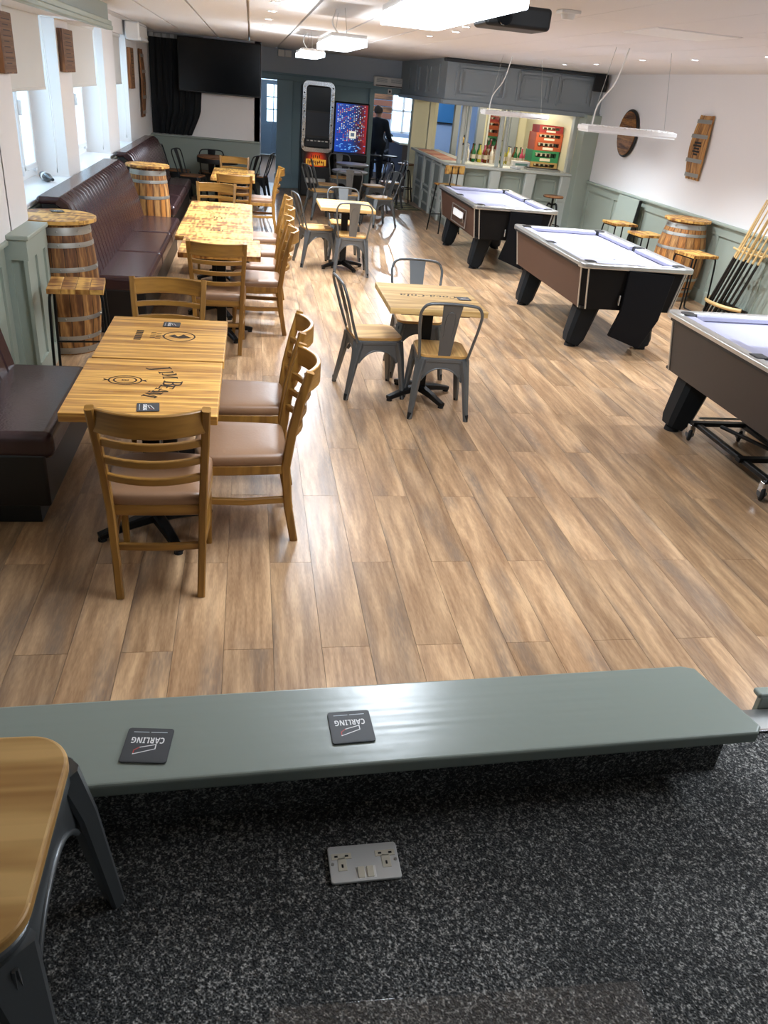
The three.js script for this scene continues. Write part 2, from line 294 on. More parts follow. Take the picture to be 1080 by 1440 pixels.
// ---- screen wall at the far left, with the corridor beside it ----
{
  const w = struct('wall_front');
  mk('plaster_wall', b_().span(-2.2, 0.16, 0, CE, -15.95, -15.8), M.white, w);
  mk('corridor_side', b_().span(0.06, 0.18, 0, CE, -25.8, -15.8), M.tealUp, w);
  dado('trim_5', [XL, -15.8], [0.17, -15.8], 0.99, 4, [0, 1], M.greenDeep);
  // far wall: column, rail, upper part, door openings
  mk('far_wall_upper', b_().span(0.16, 3.35, 2.10, CE, -18.15, -18.0), M.tealUp, w);
  mk('far_wall_panel', b_().span(0.53, 2.42, 0, 2.10, -18.15, -18.0), M.teal, w);
  mk('panel_rail', b_().rb(3.2, 0.10, 0.05, 0.012, 1.75, 2.06, -17.98), M.teal, w);
  mk('panel_capping', b_().rb(3.2, 0.03, 0.08, 0.01, 1.75, 2.125, -17.96), M.teal, w);
  mk('column', b_().rb(0.32, 2.02, 0.12, 0.01, 0.68, 1.01, -17.95), M.teal, w);
  mk('column_base', b_().rb(0.36, 0.28, 0.16, 0.01, 0.68, 0.14, -17.94), M.teal, w);
  mk('opening_post', b_().rb(0.10, 2.02, 0.16, 0.01, 2.46, 1.01, -17.98), M.teal, w);
  mk('opening_head', b_().rb(0.9, 0.10, 0.18, 0.01, 2.9, 1.99, -18.02), M.teal, w);
  // corridor and its end door
  mk('corridor_far_side', b_().span(1.12, 1.22, 0, CE, -25.8, -18.1), M.blueWall, w);
  mk('corridor_end', b_().span(0.1, 1.3, 1.98, CE, -25.85, -25.7), M.tealUp, w);
  { const l = thing('unseen_ceiling_lamp', 'small white unseen lamp added to brighten the corridor', 'light', [0.6, 2.42, -21.5]); mk('bulb', b_().put(new THREE.SphereGeometry(0.06, 16, 10)), glow(COOL, 8), l); mk('rose', b_().cyl(0.03, 0.05, 0.08, 0, 0.1, 0), M.whitePlastic, l); const p = new THREE.PointLight(COOL, 7); p.position.set(0.6, 2.33, -21.5); p.castShadow = true; scene.add(p); }  // unseen lamp added to brighten the corridor and its end door
  const d = struct('door_1');
  mk('door_leaf', b_().span(0.2, 1.12, 0.01, 0.90, -25.74, -25.69), M.doorGrey, d);
  for (const [a, b] of [[0.2, 0.46], [1.04, 1.12]]) mk('door_stile', b_().span(a, b, 0.90, 1.97, -25.74, -25.69), M.doorGrey, d);
  mk('door_head', b_().span(0.46, 1.04, 1.86, 1.97, -25.74, -25.69), M.doorGrey, d);
  for (const [a, b] of [[0.30, 0.62], [0.72, 1.04]]) mk('door_panel', b_().rb(b - a, 0.66, 0.02, 0.008, (a + b) / 2, 0.48, -25.685), M.doorGrey, d);
  mk('door_pane', b_().span(0.46, 1.04, 0.90, 1.86, -25.72, -25.714), M.glass, d);
  for (const x of [0.655, 0.845]) mk('glazing_bar', b_().span(x - 0.014, x + 0.014, 0.90, 1.86, -25.735, -25.70), M.doorGrey, d);
  for (const y of [1.22, 1.54]) mk('glazing_bar', b_().span(0.46, 1.04, y - 0.014, y + 0.014, -25.735, -25.70), M.doorGrey, d);
}
// ---- the second room seen past the far wall and through the bar ----
{
  const w = struct('wall_second_room');
  const wx = [[2.2, 3.25], [3.95, 8.0]];
  mk('room_wall', b_().span(1.2, 3.7, 0, CE, -23.2, -23.0), M.blueWall, w); mk('room_wall', b_().span(4.4, 8.1, 0, CE, -23.2, -23.0), M.blueWall, w);
  mk('room_wall', b_().span(3.7, 4.4, 0, 1.0, -23.2, -23.0), M.blueWall, w); mk('room_wall', b_().span(3.7, 4.4, 2.05, CE, -23.2, -23.0), M.blueWall, w);
  mk('room_side', b_().span(8.0, 8.1, 0, CE, -23.2, -13.0), M.blueWall, w);
  mk('room_side', b_().span(5.9, 8.1, 0, CE, -13.1, -13.0), M.blueWall, w);
  mk('room_floor', b_().span(5.6, 8.1, -0.1, 0.0, -23.2, -13.0), M.sub, w);
  const g = struct('window_4');
  for (const x of [3.73, 4.05, 4.37]) mk('window_mullion', b_().rb(0.06, 1.05, 0.06, 0.008, x, 1.525, -23.1), M.upvc, g);
  for (const y of [1.03, 1.55, 2.02]) mk('window_rail', b_().rb(0.7, 0.05, 0.06, 0.008, 4.05, y, -23.1), M.upvc, g);
  for (const x of [3.89, 4.21]) mk('glass_pane', b_().span(x - 0.14, x + 0.14, 1.05, 2.0, -23.11, -23.105), M.glass, g);
}
// ---- stage: carpeted platform, knee wall, painted ledge, step edge ----
{
  const s = struct('floor_stage');
  mk('carpet', b_().span(-1.6, 5.7, 0.02, 0.64, -1.40, 2.6), M.carpet, s);
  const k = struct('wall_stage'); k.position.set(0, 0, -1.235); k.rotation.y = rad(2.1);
  mk('knee_wall', b_().span(-1.6, 1.14, 0, 0.785, -0.075, 0.058), M.carpet, k);  // carpet cladding added so the band under the ledge is dark by colour
  const chip = S('#d2d4cf', 0.8);
  for (let i = 0; i < 26; i++) { const x = -0.3 + i * 0.055 + rnd() * 0.05; mk('paint_chip', b_().box(0.006 + rnd() * 0.012, 0.003 + rnd() * 0.003, 0.0012, x, 0.772 - rnd() * 0.03, 0.0585), chip, k); }
  const l = struct('trim_ledge'); l.position.set(0, 0, -1.235); l.rotation.y = rad(2.1);
  mk('ledge_board', b_().slab(poly([[-1.6, -0.115], [1.165, -0.115], [1.185, -0.095], [1.135, 0.115], [1.10, 0.128], [-1.6, 0.128]]), 0.034, 0.007, 0.786), M.ledge, l);
  const n = struct('trim_step');
  mk('step_riser', b_().rb(0.7, 0.10, 0.02, 0.004, 1.735, 0.635, -1.425), M.greenDeep, n);
  mk('step_nosing', b_().rb(0.72, 0.018, 0.034, 0.008, 1.728, 0.694, -1.424), M.greenDeep, n);
  mk('metal_nosing', b_().rb(0.8, 0.006, 0.075, 0.002, 1.58, 0.643, -1.375), M.alu, n);
  mk('metal_lip', b_().rb(0.8, 0.004, 0.008, 0.001, 1.58, 0.646, -1.334), M.chrome, n);
}
// ================= lamps =================
const panelLamp = (label, z, len, y = 2.3, x = 0.71, group = 'hanging light panels over the seating', power = 1) => {
  const t = thing('hanging_light_panel', label, 'light', [x, y, z], 0, group);
  mk('housing', b_().span(-0.13, 0.13, 0.05, 0.075, -len / 2 + 0.005, len / 2 - 0.005), M.whitePlastic, t);
  mk('diffuser', b_().rb(0.27, 0.05, len, 0.006, 0, 0.025, 0), glow(COOL, 5), t);
  for (const s of [-1, 1]) { mk('suspension_wire', b_().bar([0, 0.07, s * len * 0.36], [0, CE - y, s * len * 0.2], 0.0025, 0.0025, 6), M.steel, t); }
  mk('power_cord', b_().tube([[-0.05, 0.07, len * 0.3], [-0.09, 0.15, len * 0.2], [-0.05, CE - y, 0.05]], 0.006, 12, 6), M.whitePlastic, t);
  area(0.25, len - 0.03, [x, y - 0.01, z], [0, -1, 0], COOL, LAMP * power);
  for (const s of [-1, 1]) { area(len - 0.02, 0.045, [x + s * 0.142, y + 0.025, z], [s, 0, 0], COOL, LAMP * power); area(0.25, 0.045, [x, y + 0.025, z + s * (len / 2 + 0.008)], [0, 0, s], COOL, LAMP * power); }   // the diffuser wraps round its edges
};
panelLamp('white hanging light panel closest to the stage ledge', -3.42, 1.35, 2.3, 0.71, undefined, 1.1);
panelLamp('white hanging light panel between the near and far ones', -7.3, 1.4, 2.3, 0.71, undefined, 0.7);
panelLamp('white hanging light panel closest to the far grey wall', -11.1, 1.4, 2.3, 0.71, undefined, 1.9);
panelLamp('white light panel hanging beside the stage steps', -1.7, 1.35, 2.3, 2.9);
{
  const poolLamp = (label, z, w) => {
    const t = thing('pool_table_light', label, 'light', [3.53, 1.86, z], 0, 'lights over the pool tables');
    mk('housing', b_().rb(w, 0.04, 0.26, 0.008, 0, 0.035, 0), M.whitePlastic, t);
    mk('diffuser', b_().span(-w / 2 + 0.01, w / 2 - 0.01, 0, 0.016, -0.12, 0.12), M.whitePlastic, t);
    for (const s of [-1, 1]) mk('suspension_wire', b_().bar([s * w * 0.42, 0.05, 0], [s * w * 0.3, CE - 1.86, 0], 0.002, 0.002, 6), M.steel, t);
    mk('power_cord', b_().tube([[-w * 0.4, 0.05, 0], [-w * 0.38, 0.22, 0], [-w * 0.24, 0.42, 0], [-w * 0.16, CE - 1.86, 0]], 0.007, 16, 6), M.whitePlastic, t);
    for (let i = 0; i < 16; i++) mk('vent_rib', b_().box(0.018, 0.008, 0.24, -w / 2 + 0.04 + i * (w - 0.08) / 15, 0.058, 0), M.whitePlastic, t);
  };
  poolLamp('white light bar hanging over the middle brown pool table', -7.75, 0.9);
  poolLamp('white light bar hanging over the pool table by the bar', -11.4, 0.9);
  poolLamp('white light bar hanging over the pool table with the wheeled jack', -4.1, 0.9);
}
{
  const spots = [[4.3, -11.9, 'right'], [4.36, -10.9, 'right'], [4.15, -9.1, 'right'], [4.28, -8.2, 'right'], [4.25, -6.9, 'right'], [4.25, -5.5, 'right'], [4.25, -4.1, 'right'], [1.84, -8.1, 'mid'], [1.76, -7.4, 'mid'], [1.8, -9.1, 'mid'], [0.19, -7.2, 'left'], [0.18, -8.16, 'left'], [0.17, -9.3, 'left'], [0.17, -10.6, 'left'], [0.16, -11.6, 'left']];
  const L = { right: ['recessed ceiling downlight in the row above the pool tables', 'downlights above the pool tables'], mid: ['recessed ceiling downlight in the cluster at the middle of the ceiling', 'downlights at mid ceiling'], left: ['recessed ceiling downlight in the row above the wooden tables', 'downlights above the wooden tables'] };
  for (const [x, z, k] of spots) {
    const t = thing('downlight', L[k][0], 'light', [x, CE, z], 0, L[k][1]);
    mk('bezel', b_().lathe([[0.032, -0.001], [0.046, -0.008], [0.05, 0.0]], 20), M.whitePlastic, t);
    mk('bulb', b_().cyl(0.03, 0.03, 0.004, 0, -0.004, 0, 16), glow(COOL, 30), t);
    const s = new THREE.SpotLight(COOL, k === 'right' ? SPOT * 0.6 : SPOT * 0.45, 0, rad(58), 0.6, 2); s.position.set(x, CE - 0.02, z); s.target.position.set(x, 0, z); s.castShadow = true; scene.add(s, s.target);
  }
}
// black projector, smoke detector, ceiling hatch, vents
{
  const t = thing('projector', 'black projector hung under the ceiling behind the near light panel', 'projector', [1.32, 2.42, -4.55]);
  mk('body', b_().rb(0.34, 0.1, 0.26, 0.02), M.black, t); mk('lens', b_().cyl(0.035, 0.035, 0.05, -0.08, -0.01, 0.14, 16, PI / 2), M.tv, t); mk('mount', b_().cyl(0.018, 0.018, 0.1, 0, 0.09, 0), M.blackMetal, t);
  const d = thing('smoke_detector', 'small white square smoke detector on the ceiling', 'detector', [1.9, CE, -5.35]);
  mk('base', b_().rb(0.12, 0.02, 0.12, 0.006, 0, -0.01, 0), M.whitePlastic, d); mk('sensor', b_().cyl(0.045, 0.035, 0.03, 0, -0.033, 0), M.whitePlastic, d);
  const h = thing('ceiling_hatch', 'flush white access hatch in the ceiling', 'hatch', [2.95, CE, -5.95]);
  mk('panel', b_().rb(0.6, 0.008, 0.55, 0.003, 0, -0.004, 0), M.whitePlastic, h); mk('frame', b_().span(-0.31, 0.31, -0.004, 0, -0.285, 0.285), M.ceiling, h);
}
// ================= wall fittings =================
function wallBlind(label, z0, z1) {
  const t = thing('roller_blind', label, 'blind', [-1.81, 0, (z0 + z1) / 2], 0, undefined), w = z1 - z0;
  mk('fabric', b_().span(-0.001, 0.001, 1.79, 2.34, -w / 2, w / 2), M.blind, t); mk('roller', b_().bar([0, 2.36, -w / 2], [0, 2.36, w / 2], 0.022), M.whitePlastic, t);
  mk('bottom_bar', b_().rb(0.014, 0.022, w, 0.004, 0, 1.785, 0), M.blind, t);
  mk('pull_chain', b_().tube([[0.0, 2.34, -w / 2 - 0.05], [0.01, 1.6, -w / 2 - 0.07], [0.01, 1.08, -w / 2 - 0.08], [0.02, 1.6, -w / 2 - 0.1], [0, 2.34, -w / 2 - 0.08]], 0.004, 40, 5), M.whitePlastic, t);
}
wallBlind('cream roller blind half lowered over the window beside the panelled pier', -8.23, -6.22); wallBlind('cream roller blind half lowered over the window behind the far barrel', -10.87, -9.2); wallBlind('cream roller blind half lowered at the window by the screen wall', -12.95, -12.05);
{
  const lettering = canvasTex(128, 256, (x, w, h) => { x.fillStyle = '#7a5636'; x.fillRect(0, 0, w, h); for (let i = 0; i < 60; i++) { x.fillStyle = `rgba(${40 + i % 3 * 20},${24 + i % 4 * 8},12,.35)`; x.fillRect(0, (i * 37) % h, w, 1 + i % 3); } x.fillStyle = '#3a2412'; for (let r = 0; r < 9; r++) x.fillRect(18 + (r * 13) % 9, 22 + r * 24, 92 - (r * 29) % 40, 5); });
  const pm = S('#ffffff', 0.7, 0, { map: lettering });
  const plaque = (label, x, y0, y1, z0, z1) => { const t = thing('wooden_plaque', label, 'plaque', [x, y0, (z0 + z1) / 2], PI / 2); const w = z1 - z0; mk('board', b_().rb(w, y1 - y0, 0.05, 0.006, 0, (y1 - y0) / 2, 0.026), M.darkWood, t, 'y'); const f = new THREE.Mesh(new THREE.PlaneGeometry(w * 0.92, (y1 - y0) * 0.95), pm); f.name = 'carved_face'; f.position.set(0, (y1 - y0) / 2, 0.0525); t.add(f); };
  plaque('weathered wooden plaque on the white pier beside the near window', -1.57, 1.92, 2.26, -6.16, -5.86); plaque('weathered wooden plaque on the narrow pier between two blinds', XL, 1.92, 2.27, -9.1, -8.62); plaque('dark wooden plaque beside the barrel-stave ornament', XL, 1.72, 2.24, -13.55, -13.2);
  const st = (label, pos, turn, w, h, n, m) => {
    const t = thing('barrel_stave_ornament', label, 'wall ornament', pos, turn);
    for (let i = 0; i < n; i++) { const x = (i - (n - 1) / 2) * w / n; mk('stave', b_().sweep([0, 0.25, 0.5, 0.75, 1].map((s) => [x * (0.8 + 0.2 * Math.sin(PI * s)), s * h, 0.02 + 0.03 * Math.sin(PI * s)]), (u) => [w / n / 2 * 0.97 * (0.8 + 0.2 * Math.sin(PI * u)), 0.014], () => [0, 0, 1]), m, t, 'y'); }
    for (const s of [0.07, 0.30, 0.68, 0.91]) mk('hoop', b_().box(w * (0.82 + 0.2 * Math.sin(PI * s)), 0.045, 0.006, 0, s * h, 0.038 + 0.03 * Math.sin(PI * s)), M.hoop, t);
    for (let r = 0; r < 5; r++) mk('stencil_mark', b_().box(w * (0.25 + 0.3 * H2(r, 2, 3)), 0.022, 0.002, 0, h * (0.4 + 0.045 * r), 0.036 + 0.03 * Math.sin(PI * (0.4 + 0.045 * r))), M.black, t);
  };
  st('curved barrel stave ornament with metal hoops beside the black curtain', [XL, 1.30, -14.6], PI / 2, 0.42, 0.95, 3, M.darkWood);
  st('curved panel of barrel staves with metal hoops on the white wall above the cues', [XR, 1.36, -10.2], -PI / 2, 0.40, 0.74, 4, M.barrel);
  const rd = thing('barrel_head_ornament', 'round dark barrel head hung on the white wall near the bar', 'wall ornament', [XR - 0.03, 1.77, -12.4], -PI / 2);
  for (let i = 0; i < 6; i++) { const x0 = -0.3 + i * 0.1, r = 0.3, pts = []; for (let k = 0; k <= 6; k++) { const x = x0 + 0.001 + 0.098 * k / 6; pts.push([x, Math.sqrt(Math.max(0.0004, r * r - x * x))]); } mk('head_board', b_().ext(poly([...pts, ...pts.slice().reverse().map(([x, y]) => [x, -y])]), 0.03, 0, 0, 0, 0, 0, 0, PI / 2), i % 2 ? M.darkWood : M.barrelB, rd); }
  mk('rim', b_().put(new THREE.TorusGeometry(0.31, 0.022, 8, 40)), M.black, rd);
}
// TV, curtain, wall air conditioner, heater
{
  const t = thing('television', 'large black wall television beside the dark curtain', 'television', [-0.53, 1.70, -15.58]);
  mk('casing', b_().rb(1.40, 0.82, 0.05, 0.012, 0, 0.41, 0), M.tvFrame, t); mk('screen', b_().span(-0.685, 0.685, 0.02, 0.805, 0.025, 0.028), M.tv, t); mk('wall_bracket', b_().span(-0.2, 0.2, 0.25, 0.55, -0.17, -0.02), M.blackMetal, t);
  const c = thing('curtain', 'black gathered curtain hanging beside the television', 'curtain', [0, 0, 0]);
  const v = [], NX = 60, NY = 26; const P = (i, j) => { const u = i / NX, w = j / NY, y = 2.52 - w * 1.52, pull = w < 0.75 ? 0.92 - 0.10 * w : 0.845 - (w - 0.75) * 0.7, x = -1.72 + u * pull + (w > 0.8 ? 0.02 * Math.sin(u * 9) : 0), z = -15.745 + 0.03 * Math.sin(u * 44 + 0.6 * Math.sin(w * 5)) * (0.6 + 0.4 * w) + 0.012 * Math.sin(u * 101) + (w > 0.85 ? 0.015 * Math.sin(u * 21 + w * 30) : 0); return [x, y, z]; };
  for (let j = 0; j < NY; j++) for (let i = 0; i < NX; i++) { const a = P(i, j), b = P(i + 1, j), d = P(i, j + 1), e = P(i + 1, j + 1); v.push(...a, ...d, ...b, ...b, ...d, ...e); }
  const g = new THREE.BufferGeometry(); g.setAttribute('position', new THREE.Float32BufferAttribute(v, 3)); g.computeVertexNormals(); mk('fabric', boxUV(toCreasedNormals(g, 1)), M.curtain, c);
  mk('curtain_rail', b_().bar([-1.74, 2.53, -15.7], [-0.8, 2.53, -15.7], 0.012), M.steel, c);
  mk('heading_tape', b_().sweep([...Array(30)].map((_, i) => [-1.72 + i * 0.031, 2.50, -15.66 + 0.025 * Math.sin(i * 1.7)]), () => [0.004, 0.03], () => [0, 1, 0]), S('#8d9092', 0.8), c);
  const a = thing('air_conditioner', 'white wall-mounted air conditioner above the wooden plaque', 'air conditioner', [XL + 0.115, 2.33, -13.5], PI / 2);
  mk('casing', b_().rb(0.95, 0.23, 0.2, 0.03, 0, 0.115, 0), M.whitePlastic, a); mk('flap', b_().rb(0.86, 0.05, 0.02, 0.006, 0, 0.03, 0.1, -0.5), M.upvc, a); mk('grille', b_().span(-0.42, 0.42, 0.19, 0.195, 0.101, 0.104), M.slate, a);
  const h = thing('fan_heater', 'white fan heater mounted above the doorway to the second room', 'heater', [2.78, 2.07, -17.9]);
  mk('casing', b_().rb(0.62, 0.18, 0.16, 0.02, 0, 0.09, 0), M.whitePlastic, h); for (const s of [-1, 1]) for (let k = 0; k < 4; k++) mk('grille_slot', b_().span(s * 0.15 - 0.11, s * 0.15 + 0.11, 0.085 + k * 0.018, 0.092 + k * 0.018, 0.0795, 0.082), M.slate, h); mk('outlet', b_().span(-0.27, 0.27, 0.012, 0.03, 0.0795, 0.082), M.black, h);
  const e = thing('alarm_box', 'pair of white alarm boxes high on the far grey wall', 'box', [0.66, 2.42, -17.96]); for (const s of [-1, 1]) mk('cover', b_().rb(0.13, 0.12, 0.05, 0.01, s * 0.07, 0.06, 0), M.whitePlastic, e);
  const n = thing('exit_notice', 'small white notice above the doorway to the second room', 'sign', [2.82, 1.95, -17.90]); mk('plate', b_().span(-0.04, 0.04, 0, 0.09, 0, 0.004), M.whitePlastic, n); mk('symbol', b_().span(-0.018, 0.018, 0.025, 0.065, 0.004, 0.005), M.black, n);
  const lb = thing('bottle', 'dark bottle lying on the near white window sill', 'bottle', [-1.86, 1.058, -8.12], 0.5);
  mk('glass_body', b_().put(new THREE.LatheGeometry([[0.001, 0], [0.035, 0.002], [0.038, 0.02], [0.038, 0.16], [0.03, 0.2], [0.014, 0.235], [0.014, 0.3], [0.001, 0.301]].map((p) => new THREE.Vector2(...p)), 20), 0, 0, -0.12, PI / 2), S('#0c1016', 0.12), lb); mk('label_band', b_().put(new THREE.CylinderGeometry(0.0386, 0.0386, 0.05, 20, 1, true), 0, 0, -0.03, PI / 2), M.whitePlastic, lb);
}
// ================= gaming machines =================
{
  const icons = canvasTex(256, 384, (x, w, h) => {
    const g = x.createLinearGradient(0, 0, w, 0); g.addColorStop(0, '#1746b4'); g.addColorStop(0.55, '#123a86'); g.addColorStop(0.8, '#451828'); g.addColorStop(1, '#a01d26'); x.fillStyle = g; x.fillRect(0, 0, w, h);
    const cs = ['#e8eef8', '#d05040', '#9ad0f0', '#2a60c0', '#e9c070', '#8a1f2a', '#f4f4f4', '#203a60'];
    for (let r = 0; r < 24; r++) for (let c = 0; c < 14; c++) { if (H2(r, c, 4) < 0.2) continue; x.fillStyle = cs[Math.floor(H2(r, c, 5) * cs.length)]; const k = 5 + 8 * H2(r, c, 6); x.fillRect(14 + c * 16.5, 10 + r * 12, k, 3 + 5 * H2(r, c, 7)); }
    x.fillStyle = '#efe9d8'; x.fillRect(116, 210, 56, 58); x.fillStyle = '#5a6a80'; x.fillRect(128, 224, 30, 28);
    x.fillStyle = '#6fb2ff'; for (let c = 0; c < 30; c++) x.fillRect(10 + H2(c, 1, 9) * 230, 312 + H2(c, 2, 9) * 60, 6 + 16 * H2(c, 3, 9), 6);
  });
  const art = canvasTex(256, 128, (x, w, h) => { const g = x.createRadialGradient(128, 80, 5, 128, 80, 120); g.addColorStop(0, '#ffb020'); g.addColorStop(0.5, '#c03014'); g.addColorStop(1, '#100604'); x.fillStyle = g; x.fillRect(0, 0, w, h); x.fillStyle = '#e8a83c'; x.fillRect(30, 66, 196, 50); x.fillStyle = '#5a1006'; for (let i = 0; i < 9; i++) { x.fillRect(46 + i * 19, 74 + (i % 3) * 4, 9, 34 - (i % 4) * 5); if (i > 1 && i < 7) x.fillRect(42 + i * 19, 30 + (i % 2) * 5, 9, 24); if (i % 2) x.fillRect(44 + i * 19, 88, 18, 7); } });
  const on = (map, i) => new THREE.MeshStandardMaterial({ color: '#000000', emissive: '#ffffff', emissiveMap: map, emissiveIntensity: i, roughness: 0.25 });
  const quad = (n, w, h, x, y, z, m, t, rx = 0) => { const o = new THREE.Mesh(new THREE.PlaneGeometry(w, h), m); o.name = n; o.position.set(x, y, z); o.rotation.x = rx; t.add(o); return o; };
  const a = thing('fruit_machine', 'tall fruit machine with chrome bulb-studded frame and dark screens', 'gaming machine', [1.28, 0, -17.1], 0);
  mk('cabinet', b_().rb(0.6, 1.98, 0.66, 0.03, 0, 0.99, -0.06), M.black, a);
  const fr = rrect(0.60, 1.22, 0.10); fr.holes.push(rrect(0.48, 1.08, 0.07)); mk('chrome_frame', b_().ext(fr, 0.05, 0.006, 0, 1.44, 0.27), M.chrome, a);
  for (let i = 0; i < 22; i++) { const s = i % 2 ? 1 : -1, y = 0.9 + Math.floor(i / 2) * 0.105; mk('frame_bulb', b_().cyl(0.014, 0.014, 0.012, s * 0.27, y, 0.328, 8, PI / 2), i % 3 ? M.ivory : M.black, a); }
  quad('upper_screen', 0.46, 0.40, 0, 1.75, 0.281, S('#23282c', 0.15), a); quad('lower_screen', 0.46, 0.40, 0, 1.32, 0.282, S('#3b4048', 0.15), a);
  mk('button_deck', b_().rb(0.5, 0.16, 0.14, 0.02, 0, 0.99, 0.30), M.gunDark, a); for (let i = 0; i < 6; i++) mk('button', b_().rb(0.05, 0.02, 0.03, 0.006, -0.18 + i * 0.072, 1.03, 0.374), i % 2 ? M.whitePlastic : M.steel, a);
  quad('artwork', 0.52, 0.28, 0, 0.70, 0.275, on(art, 0.45), a); mk('payout_tray', b_().rb(0.4, 0.1, 0.08, 0.02, 0, 0.30, 0.29), M.steel, a);
  const c = thing('quiz_machine', 'black gaming terminal with a glowing blue and red screen', 'gaming machine', [1.95, 0, -17.1], 0);
  mk('cabinet', b_().rb(0.64, 0.80, 0.6, 0.03, 0, 0.40, -0.1), M.black, c); mk('screen_hood', b_().rb(0.70, 0.98, 0.14, 0.03, 0, 1.26, 0.12), M.black, c); mk('console', b_().rb(0.68, 0.14, 0.3, 0.03, 0, 0.77, 0.18), M.blackMetal, c);
  quad('screen', 0.62, 0.86, 0, 1.29, 0.192, on(icons, 0.6), c);
  area(0.6, 0.84, [1.95, 1.29, -16.88], [0, 0, 1], new THREE.Color('#7f9fe0'), 0.35);
}
// ================= bench seating =================
function bench(label, x0, x1, z0, z1, cushions, ribs, backX) {   // seat front at x1, wall side x0
  const len = z1 - z0, t = thing('banquette_bench', label, 'bench', [0, 0, (z0 + z1) / 2], 0);
  mk('plinth', b_().span(x0, x1 - 0.10, 0, 0.10, -len / 2 + 0.03, len / 2 - 0.03), M.black, t);
  mk('base', b_().rb(x1 - x0 - 0.04, 0.28, len, 0.015, (x0 + x1) / 2 - 0.02, 0.24, 0), M.leatherBlack, t);
  const cw = len / cushions;
  for (let i = 0; i < cushions; i++) mk('seat_cushion', b_().put(new RoundedBoxGeometry(x1 - backX, 0.14, cw - 0.004, 5, 0.045), (x1 + backX) / 2, 0.42, -len / 2 + cw * (i + 0.5)), M.leather, t);
  const rw = len / ribs, back = new THREE.Group(); back.name = 'backrest'; t.add(back);
  mk('back_frame', b_().ext(poly([[x0 + 0.1, 0.38], [backX - 0.02, 0.38], [backX - 0.10, 0.7], [backX - 0.20, 0.97], [backX - 0.25, 1.02], [x0 + 0.1, 1.02]]), len, 0, 0, 0, -len / 2), M.leatherBlack, back);
  for (let i = 0; i < ribs; i++) mk('padded_channel', b_().sweep([[backX, 0.44, 0], [backX - 0.06, 0.7, 0], [backX - 0.14, 0.93, 0], [backX - 0.18, 1.01, 0], [backX - 0.23, 1.045, 0]].map(([x, y]) => [x, y, -len / 2 + rw * (i + 0.5)]), () => [rw / 2 * 0.99, 0.04], (s) => [1, s * 0.9, 0]), M.leather, back);
  mk('top_roll', b_().rb(Math.max(0.1, backX - 0.2 - x0 - 0.06), 0.06, len, 0.028, (backX - 0.2 + x0 + 0.06) / 2, 1.045, 0), M.leather, back);
  return t;
}
bench('dark brown leather bench with black end beside the two-part wooden table', -1.56, -0.92, -4.55, -3.53, 1, 7, -1.36);
bench('long dark brown leather bench with ribbed back under the windows', -1.72, -0.83, -10.0, -6.80, 3, 24, -1.27);
bench('dark brown leather bench in the far corner past the second barrel', -1.72, -0.95, -13.9, -10.85, 3, 20, -1.30);
// ================= barrels =================
function barrel(label, [x, z], h, r0, r1, mats, topShape, flat) {
  const t = thing('barrel_table', label, 'barrel', [x, 0, z]);
  const prof = (s) => r0 + (r1 - r0) * Math.sin(PI * s), n = 18;
  const pts = []; for (let i = 0; i <= 12; i++) pts.push([prof(i / 12), i / 12 * h]);
  const sg = b_().lathe(pts, 2, 0, 0, 0, 0.008, 2 * PI / n - 0.016).geo('y');
  for (let i = 0; i < n; i++) { const o = mk('stave', sg, mats[i % mats.length], t); o.rotation.y = i * 2 * PI / n; }
  mk('barrel_core', b_().lathe(pts.map(([r, y]) => [r - 0.006, y]), 24), M.black, t);
  for (const [s, w] of [[0.035, 0.05], [0.14, 0.035], [0.30, 0.035], [0.68, 0.035], [0.86, 0.035], [0.96, 0.055]]) {
    const hp = mk('hoop', b_().lathe([[prof(s - w / 2 / h) + 0.003, s * h - w / 2], [prof(s) + 0.004, s * h], [prof(s + w / 2 / h) + 0.003, s * h + w / 2]], 32), M.hoop, t);
    for (let k = 0; k < 10; k++) mk('rivet', b_().put(new THREE.SphereGeometry(0.006, 6, 4), Math.sin(k * 0.63 + 0.2) * (prof(s) + 0.005), s * h, Math.cos(k * 0.63 + 0.2) * (prof(s) + 0.005)), M.steel, hp);
  }
  const top = new THREE.Group(); top.name = 'table_top'; top.position.y = h + 0.012; t.add(top);
  const R = r0 + 0.055, nb = 5;
  mk('spacer', b_().cyl(r0 - 0.01, r0 - 0.01, 0.014, 0, -0.006, 0, 24), M.black, top);
  for (let i = 0; i < nb; i++) { const a = -R + 2 * R / nb * i + 0.001, b = a + 2 * R / nb - 0.002, q = []; for (let k = 0; k <= 8; k++) { const zz = a + (b - a) * k / 8, e = Math.sqrt(Math.max(0.0002, R * R - zz * zz)); q.push([e, zz]); } const lo = flat ?? -9; mk('top_board', b_().slab(poly([...q, ...q.slice().reverse().map(([e, zz]) => [Math.max(-e, lo), zz])]), 0.028, 0.003, 0), topShape, top); }
  return t;
}
barrel('oak barrel table with half-round top beside the panelled green pier', [-1.44, -6.42], 0.965, 0.235, 0.275, [M.barrel, M.barrelB], M.mango, -0.26);
barrel('oak barrel table between the two long leather benches', [-1.22, -10.42], 0.965, 0.20, 0.245, [M.barrelC, M.barrel], M.mango, -0.3);
barrel('pale oak barrel table against the green dado on the white-walled side', [5.35, -9.45], 0.93, 0.225, 0.305, [M.barrelC, M.barrel], M.mango);
